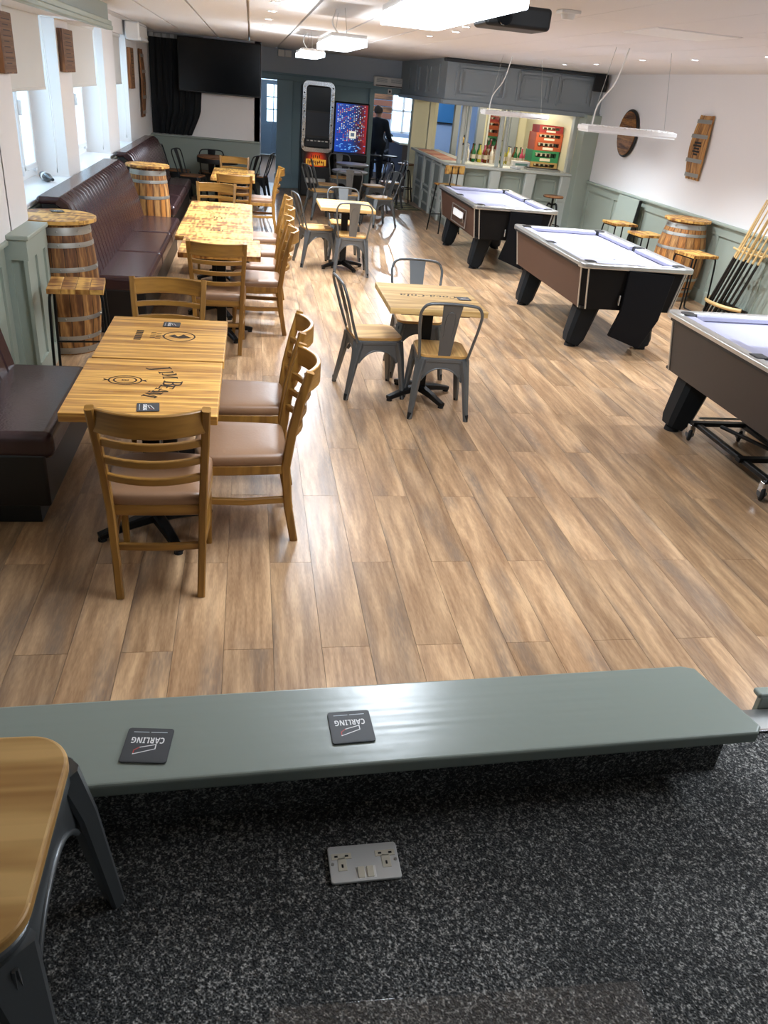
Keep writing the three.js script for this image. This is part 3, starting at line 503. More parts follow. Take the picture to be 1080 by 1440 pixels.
// ================= wooden tables =================
function pedestalTable(label, x0, x1, z0, z1, top, group, baseM = M.blackMetal) {
  const w = x1 - x0, d = z1 - z0, t = thing('pedestal_table', label, 'table', [(x0 + x1) / 2, 0, (z0 + z1) / 2], 0, group);
  mk('table_top', b_().rb(w, 0.042, d, 0.005, 0, 0.739, 0), top, t); mk('top_plate', b_().rb(w * 0.72, 0.03, d * 0.72, 0.004, 0, 0.702, 0), M.black, t); mk('column', b_().rb(0.08, 0.64, 0.08, 0.008, 0, 0.37, 0), baseM, t);
  for (let k = 0; k < 4; k++) { const a = k * PI / 2 + PI / 4 * 0.6, c = Math.sin(a), s = Math.cos(a); const f = mk('foot', b_().sweep([[c * 0.03, 0.07, s * 0.03], [c * 0.15, 0.055, s * 0.15], [c * 0.29, 0.025, s * 0.29]], (u) => [0.030 - 0.008 * u, 0.028 - 0.012 * u], () => [0, 1, 0]), baseM, t); mk('glide', b_().cyl(0.02, 0.022, 0.014, c * 0.275, 0.007, s * 0.275, 10), M.rubber, f); }
  return t;
}
const printPlane = (name, parent, w, d, y, turn, draw, cw = 256, ch = 256) => { const o = new THREE.Mesh(new THREE.PlaneGeometry(w, d), M.print(canvasTex(cw, ch, draw))); o.geometry.rotateX(-PI / 2); o.name = name; o.position.y = y; o.rotation.y = turn; parent.add(o); return o; };
const INK = '#2b1c0c';
{
  const a = pedestalTable('honey pine table with black bourbon lettering, behind the ladder-back chair', -0.785, -0.135, -3.865, -3.145, M.pine, 'pine tables joined beside the near bench');
  printPlane('printed_lettering', a, 0.42, 0.50, 0.7608, 0, (x, w, h) => {
    x.clearRect(0, 0, w, h); x.fillStyle = INK; x.strokeStyle = INK;
    const word = 'JIM BEAM', n = word.length;
    for (let i = 0; i < n; i++) { const f = (i - (n - 1) / 2) / (n / 2); x.save(); x.translate(282 - 80 * f * f, 256 + f * 205); x.rotate(PI / 2 + f * 0.42); x.font = `bold ${word[i] === 'J' || word[i] === 'B' ? 112 : 88}px serif`; x.textAlign = 'center'; x.fillText(word[i], 0, 28); x.restore(); }
    x.lineWidth = 7; for (const r of [58, 40]) { x.beginPath(); x.ellipse(96, 256, r * 1.15, r, 0, 0, 7); x.stroke(); } x.font = 'bold 40px serif'; x.textAlign = 'center'; x.save(); x.translate(96, 256); x.rotate(PI / 2); x.fillText('B', 0, 14); x.restore();
    for (const s of [-1, 1]) { x.beginPath(); x.moveTo(96 + s * 66, 256); x.lineTo(96 + s * 92, 238); x.lineTo(96 + s * 84, 256); x.lineTo(96 + s * 92, 274); x.fill(); }
  }, 384, 512).position.set(-0.005, 0.7608, -0.055);
  const b = pedestalTable('honey pine table with an oval emblem, on the window-chair side', -0.775, -0.13, -4.635, -3.885, M.pine, 'pine tables joined beside the near bench');
  printPlane('printed_emblem', b, 0.34, 0.22, 0.7608, 0, (x, w, h) => {
    x.clearRect(0, 0, w, h); x.fillStyle = INK; x.strokeStyle = INK; x.lineWidth = 12; x.beginPath(); x.ellipse(370, 128, 124, 100, 0, 0, 7); x.stroke();
    x.beginPath(); x.moveTo(280, 120); x.lineTo(330, 90); x.lineTo(360, 130); x.lineTo(400, 80); x.lineTo(470, 150); x.lineTo(380, 170); x.lineTo(320, 150); x.fill();
    for (let k = 0; k < 8; k++) x.fillRect(140 + (k % 2) * 44, 60 + k * 17, 40, 11);
    for (let k = 0; k < 6; k++) { x.fillRect(20, 24 + k * 36, 56, 26); } x.fillRect(232, 118, 14, 20);
  }, 512, 256).position.set(-0.005, 0.7608, -0.02);
}
{
  const g = 'rough-sawn tables in the long row';
  const z = [-6.57, -7.30, -8.03, -8.76], xs = [[-0.575, 0.085], [-0.655, 0.025], [-0.65, 0.02], [-0.65, 0.02]], d = ['nearest the single ladder-back end chair', 'second from the single ladder-back end chair', 'third from the single ladder-back end chair', 'at the end next to the paired chairs'];
  z.forEach((q, i) => {
    const t = pedestalTable('rough-sawn wooden table in the long row, ' + d[i], xs[i][0], xs[i][1], q - 0.72, q, M.mango, g);
    printPlane('printed_stamp', t, 0.3, 0.2, 0.7608, 0, (x, w, h) => { x.clearRect(0, 0, w, h); x.strokeStyle = '#4a3114'; x.fillStyle = '#4a3114'; x.lineWidth = 9; if (i === 0) { for (let k = 0; k < 6; k++) x.fillRect(40 + k * 30, 90 + (k % 2) * 10, 20, 26); } else { x.strokeRect(90, 60, 90, 110); x.fillRect(108, 80, 14, 70); x.fillRect(146, 80, 14, 70); x.fillRect(108, 106, 50, 12); x.fillRect(70, 150, 12, 30); } });
  });
  pedestalTable('rough-sawn wooden table past the long row, nearer half of a pair', -0.55, 0.06, -12.49, -11.84, M.mango, 'paired rough-sawn tables past the long row'); pedestalTable('rough-sawn wooden table past the long row, half nearer the screen wall', -0.55, 0.06, -13.15, -12.50, M.mango, 'paired rough-sawn tables past the long row');
  const m = pedestalTable('pale pine table with faded script amid three metal chairs', 0.935, 1.625, -5.90, -5.15, M.pinePale);
  printPlane('printed_script', m, 0.46, 0.16, 0.7608, 0, (x, w, h) => { x.clearRect(0, 0, w, h); x.translate(w / 2, h / 2); x.rotate(PI); x.translate(-w / 2, -h / 2); x.fillStyle = 'rgba(70,48,22,0.8)'; x.font = 'italic bold 96px serif'; x.textAlign = 'center'; x.fillText('Coca-Cola', w / 2, 110); }, 512, 176).position.set(0.0, 0.7608, -0.02);
  pedestalTable('pale pine table amid the second set of metal chairs', 0.82, 1.48, -10.45, -9.70, M.pinePale);
  const round = (label, x, z, r, m) => { const t = thing('round_table', label, 'table', [x, 0, z]); mk('table_top', b_().lathe([[0.001, 0.76], [r - 0.01, 0.76], [r, 0.75], [r, 0.735], [r - 0.01, 0.725], [0.001, 0.725]], 36), m, t); mk('edge_band', b_().lathe([[r - 0.006, 0.72], [r + 0.003, 0.725], [r + 0.003, 0.75], [r - 0.004, 0.755]], 36), M.gun, t); mk('column', b_().cyl(0.035, 0.045, 0.70, 0, 0.37, 0), M.blackMetal, t); mk('base', b_().lathe([[0.001, 0.04], [0.06, 0.038], [0.22, 0.012], [0.225, 0], [0.001, 0]], 28), M.blackMetal, t); };
  round('round metal-edged table among the grey metal chairs, nearer the pale pine table', 1.68, -14.35, 0.31, S('#8f8678', 0.4)); round('round metal-edged table in front of the gaming machines', 1.88, -15.75, 0.31, S('#8f8678', 0.4));
  const dk = thing('round_table', 'dark round table among black metal chairs by the screen wall', 'table', [-0.57, 0, -14.95]); mk('table_top', b_().lathe([[0.001, 0.76], [0.34, 0.76], [0.345, 0.74], [0.34, 0.71], [0.001, 0.71]], 36), M.darkWood, dk); mk('edge_band', b_().lathe([[0.342, 0.66], [0.35, 0.66], [0.35, 0.735], [0.342, 0.735]], 36), M.black, dk); mk('column', b_().cyl(0.04, 0.05, 0.70, 0, 0.36, 0), M.blackMetal, dk); mk('base', b_().lathe([[0.001, 0.04], [0.06, 0.038], [0.22, 0.012], [0.225, 0], [0.001, 0]], 28), M.blackMetal, dk);
}
// ================= ladder-back chairs =================
function ladderChair() {
  const t = thing('ladder_back_chair', '', 'chair', [0, 0, 0], 0, 'ladder-back chairs at the wooden tables');
  const seat = new THREE.Shape(); seat.moveTo(-0.19, -0.20); seat.quadraticCurveTo(0, -0.215, 0.19, -0.20); seat.quadraticCurveTo(0.205, -0.19, 0.21, -0.1); seat.quadraticCurveTo(0.225, 0.1, 0.22, 0.18); seat.quadraticCurveTo(0.2, 0.225, 0, 0.235); seat.quadraticCurveTo(-0.2, 0.225, -0.22, 0.18); seat.quadraticCurveTo(-0.225, 0.1, -0.21, -0.1); seat.quadraticCurveTo(-0.205, -0.19, -0.19, -0.20);
  mk('seat_frame', b_().slab(seat, 0.05, 0.006, 0.385), M.oak, t);
  mk('seat_pad', b_().pad(seat, 0.432, 0.062), M.vinyl, t);
  for (const s of [-1, 1]) {
    mk('rear_post', b_().sweep([[s * 0.172, 0, 0.25], [s * 0.180, 0.2, 0.215], [s * 0.188, 0.42, 0.198], [s * 0.198, 0.6, 0.222], [s * 0.208, 0.76, 0.255], [s * 0.216, 0.905, 0.295]], (u) => [0.017, 0.023 - 0.004 * Math.abs(u - 0.45) * 2], () => [0, 0, 1]), M.oak, t, 'y');
    mk('front_leg', b_().sweep([[s * 0.195, 0, -0.205], [s * 0.195, 0.2, -0.195], [s * 0.192, 0.40, -0.185]], (u) => [0.014 + 0.006 * u, 0.014 + 0.006 * u], () => [0, 0, 1]), M.oak, t, 'y');
    mk('side_stretcher', b_().sweep([[s * 0.195, 0.24, -0.19], [s * 0.2, 0.235, 0], [s * 0.182, 0.24, 0.21]], () => [0.010, 0.017], () => [0, 1, 0]), M.oak, t, 'z');
  }
  const arc = (y, z0, hw, bow, n = 9) => [...Array(n)].map((_, i) => { const f = -1 + 2 * i / (n - 1); return [f * hw, y, z0 + bow * (1 - f * f)]; });
  mk('crest_rail', b_().sweep(arc(0.850, 0.278, 0.205, 0.075), () => [0.011, 0.049], () => [0, 1, 0]), M.oak, t);
  for (const [y, z] of [[0.748, 0.252], [0.665, 0.235], [0.582, 0.219]]) mk('back_slat', b_().sweep(arc(y, z, 0.195, 0.06), () => [0.010, 0.016], () => [0, 1, 0]), M.oak, t);
  mk('rear_stretcher', b_().sweep(arc(0.24, 0.208, 0.175, 0.012), () => [0.010, 0.017], () => [0, 1, 0]), M.oak, t);
  mk('front_stretcher', b_().sweep(arc(0.30, -0.19, 0.185, -0.01), () => [0.009, 0.015], () => [0, 1, 0]), M.oak, t);
  return t;
}
{
  const c0 = ladderChair(); let first = true;
  const put = (x, z, turn, label) => { if (first) { c0.position.set(x, 0, z); c0.rotation.y = turn; c0.userData.label = label; first = false; } else dup(c0, [x, 0, z], turn, label); };
  put(-0.386, -3.15, 0.02, 'ladder-back wooden chair with brown seat, its back to the stage, at the lettered pine table');
  put(-0.03, -3.55, PI / 2 + 0.02, 'ladder-back wooden chair side-on at the lettered pine table, stage end');
  put(-0.02, -4.18, PI / 2 - 0.02, 'ladder-back wooden chair side-on at the emblem pine table');
  put(-0.50, -4.72, PI, 'ladder-back wooden chair facing the stage at the end of the emblem pine table');
  put(-0.255, -6.60, 0, 'ladder-back wooden chair with its back to the stage at the long row of tables');
  put(0.06, -7.15, PI / 2, 'ladder-back wooden chair side-on at the long row, stage end');
  put(0.05, -7.78, PI / 2, 'ladder-back wooden chair side-on at the long row, second from its stage end');
  put(0.09, -8.45, PI / 2, 'ladder-back wooden chair side-on at the long row, third from its stage end');
  put(0.10, -9.2, PI / 2, 'ladder-back wooden chair side-on at the long row, end by the paired tables');
  put(-0.395, -9.68, PI, 'ladder-back wooden chair facing the stage at the far end of the long row');
  put(-0.205, -11.32, 0, 'ladder-back wooden chair with its back to the long row, at the paired tables');
  put(0.13, -12.35, PI / 2, 'ladder-back wooden chair side-on at the paired tables');
  put(-0.25, -13.2, PI, 'ladder-back wooden chair facing the stage at the far end of the paired tables');
}
// ================= metal chairs =================
function metalChair(steel, seatM) {
  const t = thing('metal_chair', '', 'chair', [0, 0, 0]);
  mk('seat_pan', b_().slab(rrect(0.36, 0.36, 0.06), 0.035, 0.008, 0.405), steel, t);
  mk('seat', b_().slab(rrect(0.365, 0.365, 0.07), 0.022, 0.006, 0.440), seatM, t, 'z');
  for (const sx of [-1, 1]) for (const sz of [-1, 1]) {
    const l = mk('leg', b_().sweep([[sx * 0.152, 0.425, sz * 0.152], [sx * 0.172, 0.30, sz * 0.175], [sx * 0.205, 0, sz * (sz > 0 ? 0.235 : 0.205)]], (u) => [0.040 - 0.024 * u, 0.022 - 0.008 * u], () => [sx, 0.0, sz]), steel, t, 'y');
    mk('foot_cap', b_().cyl(0.016, 0.017, 0.05, sx * 0.2045, 0.025, sz * (sz > 0 ? 0.233 : 0.2035), 10), M.rubber, l);
  }
  for (let k = 0; k < 4; k++) { // arched apron between the legs, with its rolled lip
    const s = new THREE.Shape(); s.moveTo(-0.175, 0.415); s.lineTo(0.175, 0.415); s.lineTo(0.182, 0.30); s.lineTo(0.145, 0.27); s.bezierCurveTo(0.10, 0.395, -0.10, 0.395, -0.145, 0.27); s.lineTo(-0.182, 0.30);
    const g = new THREE.ExtrudeGeometry(s, { depth: 0.004, bevelEnabled: false, curveSegments: 10 }); g.translate(0, 0, 0.168); const a = mk('apron', b_().put(g, 0, 0, 0, 0, k * PI / 2), steel, t);
    const e = []; for (let i = 0; i <= 12; i++) { const f = -1 + i / 6; e.push([0.146 * f, 0.27 + 0.094 * (1 - Math.pow(Math.abs(f), 2.4)), 0.172]); } mk('rolled_lip', b_().put(new THREE.TubeGeometry(new THREE.CatmullRomCurve3(e.map((p) => new THREE.Vector3(...p))), 20, 0.006, 6), 0, 0, 0, 0, k * PI / 2), steel, a);
  }
  const hoop = [[-0.168, 0.42, 0.16], [-0.185, 0.55, 0.205], [-0.205, 0.70, 0.25], [-0.205, 0.78, 0.275], [-0.175, 0.828, 0.29], [-0.10, 0.842, 0.296], [0.10, 0.842, 0.296], [0.175, 0.828, 0.29], [0.205, 0.78, 0.275], [0.205, 0.70, 0.25], [0.185, 0.55, 0.205], [0.168, 0.42, 0.16]];
  mk('back_hoop', b_().tube(hoop, 0.0105, 56, 8), steel, t);
  const sp = mk('back_splat', b_().sweep([[0, 0.43, 0.172], [0, 0.6, 0.215], [0, 0.75, 0.262], [0, 0.842, 0.296]], (u) => [0.042 + 0.026 * u, 0.003], () => [0, 0.2, 1]), steel, t);
  mk('pressed_rib', b_().tube([[-0.03, 0.6, 0.219], [-0.032, 0.72, 0.256], [-0.02, 0.775, 0.274], [0, 0.785, 0.278], [0.02, 0.775, 0.274], [0.032, 0.72, 0.256], [0.03, 0.6, 0.219]], 0.004, 24, 6), steel, sp);
  return t;
}
{
  const grey = metalChair(M.gun, M.seatWood); grey.userData.group = 'grey metal chairs with wooden seats'; let f1 = true;
  const put = (x, z, turn, label, y = 0) => { if (f1) { grey.position.set(x, y, z); grey.rotation.y = turn; grey.userData.label = label; f1 = false; } else dup(grey, [x, y, z], turn, label); };
  put(1.345, -5.27, -0.07, 'grey metal chair with its back to the stage at the scripted pale table');
  put(0.91, -5.62, -PI / 2 + 0.12, 'grey metal chair side-on at the scripted pale table, toward the wooden chairs');
  put(1.34, -6.12, PI - 0.05, 'grey metal chair facing the stage across the scripted pale table');
  put(1.22, -9.82, -0.05, 'grey metal chair with its back to the stage at the second pale table');
  put(0.82, -10.2, -PI / 2 + 0.2, 'grey metal chair side-on at the second pale table, toward the wooden chairs');
  put(1.22, -10.72, PI, 'grey metal chair facing the stage across the second pale table');
  put(1.62, -13.82, -0.1, 'grey metal chair with its back to the stage at the nearer round table');
  put(1.17, -14.0, -PI / 2 + 0.3, 'grey metal chair side-on beside the nearer round table, by the fruit machine');
  put(2.12, -13.65, PI / 2 + 0.4, 'grey metal chair side-on beside the nearer round table, toward the bar');
  put(1.35, -14.95, -PI / 2, 'grey metal chair between the two round tables, fruit machine side');
  put(2.25, -15.3, PI / 2 + 0.2, 'grey metal chair at the round table before the gaming machines, bar side');
  put(1.72, -16.3, PI, 'grey metal chair facing the stage in front of the gaming machines');
  put(2.68, -16.1, PI / 2 + 0.1, 'grey metal chair nearest the doorway to the second room');
  put(-0.455, -0.785, -PI / 2, 'metal chair with a wooden seat standing on the carpeted stage', 0.64);
  const blk = metalChair(M.gunDark, M.darkWood); let f2 = true; blk.userData.group = 'black metal chairs by the screen wall';
  const putB = (x, z, turn, label) => { if (f2) { blk.position.set(x, 0, z); blk.rotation.y = turn; blk.userData.label = label; f2 = false; } else dup(blk, [x, 0, z], turn, label); };
  putB(-0.98, -14.72, -PI / 2 - 0.3, 'black metal chair side-on at the dark round table, bench side'); putB(-1.26, -15.35, -PI / 2, 'black metal chair under the dark curtain'); putB(-0.72, -15.45, PI - 0.15, 'black metal chair behind the dark round table, against the screen wall');
  putB(-0.15, -14.75, PI / 2 + 0.4, 'black metal chair at the dark round table, beside the paired wooden tables'); putB(0.10, -15.45, PI / 2 + 0.2, 'black metal chair beside the corridor opening');
}
// ================= pool tables =================
function poolTable(label, x0, x1, z0, z1, side, coin) {
  const w = x1 - x0, l = z1 - z0, t = thing('pool_table', label, 'pool table', [(x0 + x1) / 2, 0, (z0 + z1) / 2]), hw = w / 2, hl = l / 2;
  const yT = 0.80, yB = 0.43, tx = 0.055, tz = 0.03;
  // cabinet sides lean in towards the bottom
  const quadPrism = (a, b, c, d, n) => { const P = [a, b, c, d].map((p) => new THREE.Vector3(...p)), N = new THREE.Vector3(...n).multiplyScalar(-0.02), Q = P.map((p) => p.clone().add(N)), v = [], f = (i, j, k, m) => { for (const q of [i, j, k, i, k, m]) v.push(q.x, q.y, q.z); }; f(P[0], P[1], P[2], P[3]); f(Q[3], Q[2], Q[1], Q[0]); for (let i = 0; i < 4; i++) { const j = (i + 1) % 4; f(P[i], Q[i], Q[j], P[j]); } const g = new THREE.BufferGeometry(); g.setAttribute('position', new THREE.Float32BufferAttribute(v, 3)); g.computeVertexNormals(); return b_().put(g); };
  const X = hw - 0.03, Z = hl - 0.03, c = 0.05;
  for (const s of [-1, 1]) {
    mk('side_panel', quadPrism([s * X, yT, -Z + c], [s * X, yT, Z - c], [s * (X - tx), yB, Z - c - tz], [s * (X - tx), yB, -Z + c + tz], [s, 0, 0]), side, t);
    mk('end_panel', quadPrism([-X + c, yT, s * Z], [X - c, yT, s * Z], [X - c - tx, yB, s * (Z - tz)], [-X + c + tx, yB, s * (Z - tz)], [0, 0, s]), M.blackPanel, t);
    for (const q of [-1, 1]) {
      mk('corner_panel', quadPrism([s * X, yT, q * (Z - c)], [s * (X - c), yT, q * Z], [s * (X - c - tx), yB, q * (Z - tz)], [s * (X - tx), yB, q * (Z - c - tz)], [s * 0.7, 0, q * 0.7]), M.blackPanel, t);
      mk('corner_trim', b_().bar([s * (X + 0.002), yT, q * (Z - c)], [s * (X - tx + 0.002), yB, q * (Z - c - tz)], 0.008, 0.008, 8), M.alu, t);
      mk('corner_trim', b_().bar([s * (X - c), yT, q * (Z + 0.002)], [s * (X - c - tx), yB, q * (Z - tz + 0.002)], 0.008, 0.008, 8), M.alu, t);
    }
  }
  mk('underside', b_().span(-X + tx, X - tx, yB, yB + 0.02, -Z + tz, Z - tz), M.black, t);
  // bed, cushions, rails, pockets
  mk('bed', b_().span(-hw + 0.10, hw - 0.10, 0.77, 0.80, -hl + 0.10, hl - 0.10), M.cloth, t);
  for (const s of [-1, 1]) {
    for (const q of [-1, 1]) mk('cushion', b_().sweep([[s * (hw - 0.105), 0.822, q * 0.065], [s * (hw - 0.105), 0.822, q * (hl - 0.16)]], () => [0.038, 0.018], () => [0, 1, 0]), M.cushion, t);
    mk('cushion', b_().sweep([[-hw + 0.16, 0.822, s * (hl - 0.105)], [hw - 0.16, 0.822, s * (hl - 0.105)]], () => [0.038, 0.018], () => [0, 1, 0]), M.cushion, t);
    mk('side_rail', b_().rb(0.075, 0.045, l - 0.18, 0.012, s * (hw - 0.036), 0.820, 0), M.alu, t); mk('end_rail', b_().rb(w - 0.18, 0.045, 0.075, 0.012, 0, 0.820, s * (hl - 0.036)), M.alu, t);
    mk('rail_edge_strip', b_().box(0.004, 0.018, l - 0.2, s * hw, 0.802, 0), M.black, t);
    mk('middle_pocket', b_().rb(0.10, 0.06, 0.11, 0.015, s * (hw - 0.07), 0.818, 0), M.black, t);
    for (const q of [-1, 1]) {
      mk('corner_casting', b_().slab(rrect(0.15, 0.15, 0.05), 0.05, 0.012, 0.797, s * (hw - 0.075), q * (hl - 0.075)), M.alu, t);
      mk('corner_pocket', b_().slab(rrect(0.11, 0.11, 0.045), 0.06, 0.008, 0.79, s * (hw - 0.115), q * (hl - 0.115)), M.black, t);
      const lx = s * (hw - 0.18), lz = q * (hl - (q > 0 ? 0.34 : 0.20));
      const g = mk('leg', b_().sweep([[lx - s * 0.10, 0.46, lz], [lx - s * 0.02, 0.09, lz], [lx, 0.03, lz]], (u) => [0.115 - 0.045 * u, 0.10 - 0.03 * u], () => [0, 0, 1]), M.legBlack, t); mk('levelling_foot', b_().cyl(0.05, 0.055, 0.032, lx, 0.016, lz, 18), M.rubber, g);
    }
  }
  mk('ball_return_cover', b_().sweep([[hw * 0.24, 0.79, hl - 0.01], [hw * 0.20, 0.40, hl - 0.015], [hw * 0.04, 0.14, hl - 0.04]], (u) => [0.225 - 0.05 * u, 0.02], () => [0, 0, 1]), M.navyPanel, t);
  mk('cover_handle', b_().rb(0.012, 0.09, 0.02, 0.004, hw * 0.24 - 0.25, 0.53, hl - 0.02), M.alu, t);
  mk('spot', b_().cyl(0.011, 0.011, 0.001, 0, 0.8005, hl - 0.55, 14), M.black, t);
  if (coin) { const g = new THREE.Group(); g.name = 'ball_window'; t.add(g); g.position.set(-hw + 0.005, 0.60, 0.25); g.rotation.z = 0.0; const o = b_(); for (const y of [-0.11, 0.11]) o.box(0.012, 0.012, 0.80, 0.02 - 0.0, y, 0, 0, 0, 0); for (const z of [-0.4, 0.4]) o.box(0.012, 0.23, 0.012, 0.02, 0, z); mk('window_trim', o, M.alu, g); mk('ball_tray', b_().box(0.01, 0.09, 0.55, 0.018, 0.02, -0.03), M.whitePlastic, g); mk('coin_slide', b_().rb(0.03, 0.05, 0.1, 0.006, 0.01, -0.03, 0.28), M.chrome, g); }
  return t;
}
poolTable('pool table with a chrome-framed ball window, in front of the bar', 2.82, 3.97, -12.42, -10.22, M.brownPanel, true);
poolTable('brown-sided pool table with a lavender cloth between the other two', 2.92, 4.02, -8.84, -6.73, M.brownPanel, false);
poolTable('dark-sided pool table with a wheeled jack under it', 2.94, 4.06, -5.17, -3.03, S('#2c241f', 0.45), false);
{
  const t = thing('table_jack', 'black wheeled lifting jack with castors under the pool table', 'jack', [3.3, 0, -4.35], 0);
  mk('frame_bar', b_().sweep([[-0.12, 0.13, -0.42], [-0.12, 0.13, 0.5]], () => [0.022, 0.016], () => [0, 1, 0]), M.blackMetal, t); mk('frame_bar', b_().sweep([[0.25, 0.13, -0.42], [0.25, 0.13, 0.5]], () => [0.022, 0.016], () => [0, 1, 0]), M.blackMetal, t);
  mk('cross_bar', b_().rb(0.46, 0.03, 0.05, 0.004, 0.06, 0.14, -0.40), M.blackMetal, t); mk('cross_bar', b_().rb(0.46, 0.03, 0.05, 0.004, 0.06, 0.14, 0.2), M.blackMetal, t); mk('lift_arm', b_().bar([0.0, 0.16, -0.3], [0.06, 0.22, 0.3], 0.014), M.blackMetal, t); mk('screw', b_().bar([-0.14, 0.19, -0.38], [0.2, 0.19, -0.38], 0.008), M.steel, t);
  for (const [x, z] of [[-0.15, -0.42], [0.25, -0.42], [-0.15, 0.5], [0.25, 0.5]]) { const w = mk('castor_wheel', b_().put(new THREE.TorusGeometry(0.038, 0.014, 8, 24), x, 0.052, z, 0, PI / 2 - 0.5), M.rubber, t); mk('castor_hub', b_().cyl(0.03, 0.03, 0.022, x, 0.052, z, 16, 0, 0.5, PI / 2), S('#6d7073', 0.4, 0.5), w); mk('castor_fork', b_().rb(0.05, 0.07, 0.05, 0.01, x, 0.095, z), M.chrome, w); }
}
// ================= cues and rack =================
{
  const t = thing('cue_rack', 'wooden cue rack with a curved base rail against the green dado', 'rack', [5.5, 0, -8.42]);
  mk('base_rail', b_().tube([[-0.02, 0.19, -0.30], [-0.15, 0.19, -0.15], [-0.17, 0.19, 0.02], [-0.12, 0.19, 0.24], [0.0, 0.19, 0.36]], 0.022, 24, 8), M.cueWood, t); mk('cue_holder', b_().tube([[-0.02, 0.80, -0.10], [-0.06, 0.80, 0.05], [-0.08, 0.80, 0.2], [-0.05, 0.80, 0.36], [0.02, 0.80, 0.46]], 0.012, 24, 8), M.cueWood, t);
  mk('back_board', b_().rb(0.02, 0.03, 0.6, 0.005, 0.12, 0.80, 0.15), M.cueWood, t); mk('back_board', b_().rb(0.03, 0.10, 0.60, 0.005, 0.12, 0.12, 0), M.black, t);
  const cue = thing('pool_cue', 'pool cue with a pale shaft and black butt leaning in the rack', 'cue', [5.42, 0.02, -8.68], 0, 'cues leaning in the rack');
  const up = [0.06, 0.945, 0.33];
  const seg = (a, b, r1, r2) => b_().bar(up.map((q) => q * a), up.map((q) => q * b), r1, r2, 12);
  mk('butt', seg(0, 0.74, 0.0145, 0.0125), M.black, cue); mk('shaft', seg(0.74, 1.42, 0.0123, 0.006), M.cueWood, cue); mk('butt_cap', seg(-0.006, 0.02, 0.0148, 0.0148), M.whitePlastic, cue); mk('ferrule', seg(1.42, 1.45, 0.006, 0.0055), M.whitePlastic, cue);
  for (const [x, z] of [[5.38, -8.61], [5.36, -8.54], [5.36, -8.47], [5.36, -8.40], [5.37, -8.33], [5.39, -8.26], [5.42, -8.2], [5.46, -8.36], [5.45, -8.5], [5.45, -8.43], [5.47, -8.28]]) dup(cue, [x, 0.02, z], (rnd() - 0.5) * 0.04);
}
// ================= stools =================
function boxStool(label, x, z, turn, h) {
  const t = thing('square_stool', label, 'stool', [x, 0, z], turn);
  for (let i = 0; i < 4; i++) mk('seat_board', b_().rb(0.088, 0.034, 0.36, 0.004, -0.135 + i * 0.09, h - 0.017, 0), M.mango, t, 'z');
  for (const s of [-1, 1]) {
    mk('leg_frame', b_().tube([[s * 0.16, h - 0.04, -0.15], [s * 0.165, h - 0.06, -0.155], [s * 0.185, 0.02, -0.17], [s * 0.185, 0.008, -0.155], [s * 0.185, 0.008, 0.155], [s * 0.185, 0.02, 0.17], [s * 0.165, h - 0.06, 0.155], [s * 0.16, h - 0.04, 0.15]], 0.010, 70, 8), M.blackMetal, t);
    mk('under_rail', b_().bar([s * 0.16, h - 0.042, -0.155], [s * 0.16, h - 0.042, 0.155], 0.008), M.blackMetal, t);
  }
  mk('foot_rest', b_().bar([-0.182, 0.24, -0.166], [0.182, 0.24, -0.166], 0.007), M.blackMetal, t);
}
boxStool('wooden-topped black-framed stool in front of the barrel by the panelled pier', -1.17, -5.62, 0.12, 0.70);
boxStool('wooden-topped black-framed stool between the pale barrel and the cue rack', 5.13, -8.68, 0.2, 0.69);
boxStool('wooden-topped black-framed stool next to the pale barrel, away from the cues', 5.16, -10.05, 0.15, 0.68);
boxStool('wooden-topped black-framed stool nearest the folded green panel', 5.18, -10.95, 0.15, 0.68);
{
  const p = thing('folded_table', 'folded green board leaning on the dado behind the stools', 'board', [5.52, 0, -11.65], 0); mk('board', b_().box(0.03, 0.95, 0.72, 0.02, 0.475, 0, 0, 0, -0.09), M.green, p); mk('edge_frame', b_().box(0.04, 0.95, 0.025, 0.02, 0.475, 0.37, 0, 0, -0.09), M.black, p);
}
function roundStool(label, x, z, h, seatM) {
  const t = thing('bar_stool', label, 'stool', [x, 0, z], 0.4);
  mk('seat', b_().lathe([[0.001, h], [0.16, h], [0.17, h - 0.01], [0.165, h - 0.03], [0.001, h - 0.03]], 28), seatM, t); mk('screw_post', b_().cyl(0.018, 0.018, 0.28, 0, h - 0.16, 0), M.blackMetal, t);
  for (let k = 0; k < 4; k++) { const a = k * PI / 2, c = Math.cos(a), s = Math.sin(a); mk('leg', b_().tube([[c * 0.02, h - 0.14, s * 0.02], [c * 0.09, h - 0.13, s * 0.09], [c * 0.125, h - 0.22, s * 0.125], [c * 0.16, h * 0.45, s * 0.16], [c * 0.22, 0, s * 0.22]], 0.013, 24, 8), M.blackMetal, t); }
  mk('foot_ring', b_().put(new THREE.TorusGeometry(0.175, 0.009, 8, 32), 0, 0.27, 0, PI / 2), M.blackMetal, t);
}
roundStool('round black bar stool by the warm-lit pillar at the end of the bar', 3.14, -17.05, 0.74, M.darkWood);
roundStool('round bar stool with a wooden seat by the bar corner behind the pool table', 4.95, -13.15, 0.74, M.darkWood);
roundStool('round black bar stool just inside the second room', 2.66, -18.38, 0.76, M.black); roundStool('round black bar stool further inside the second room', 3.03, -18.45, 0.76, M.black);
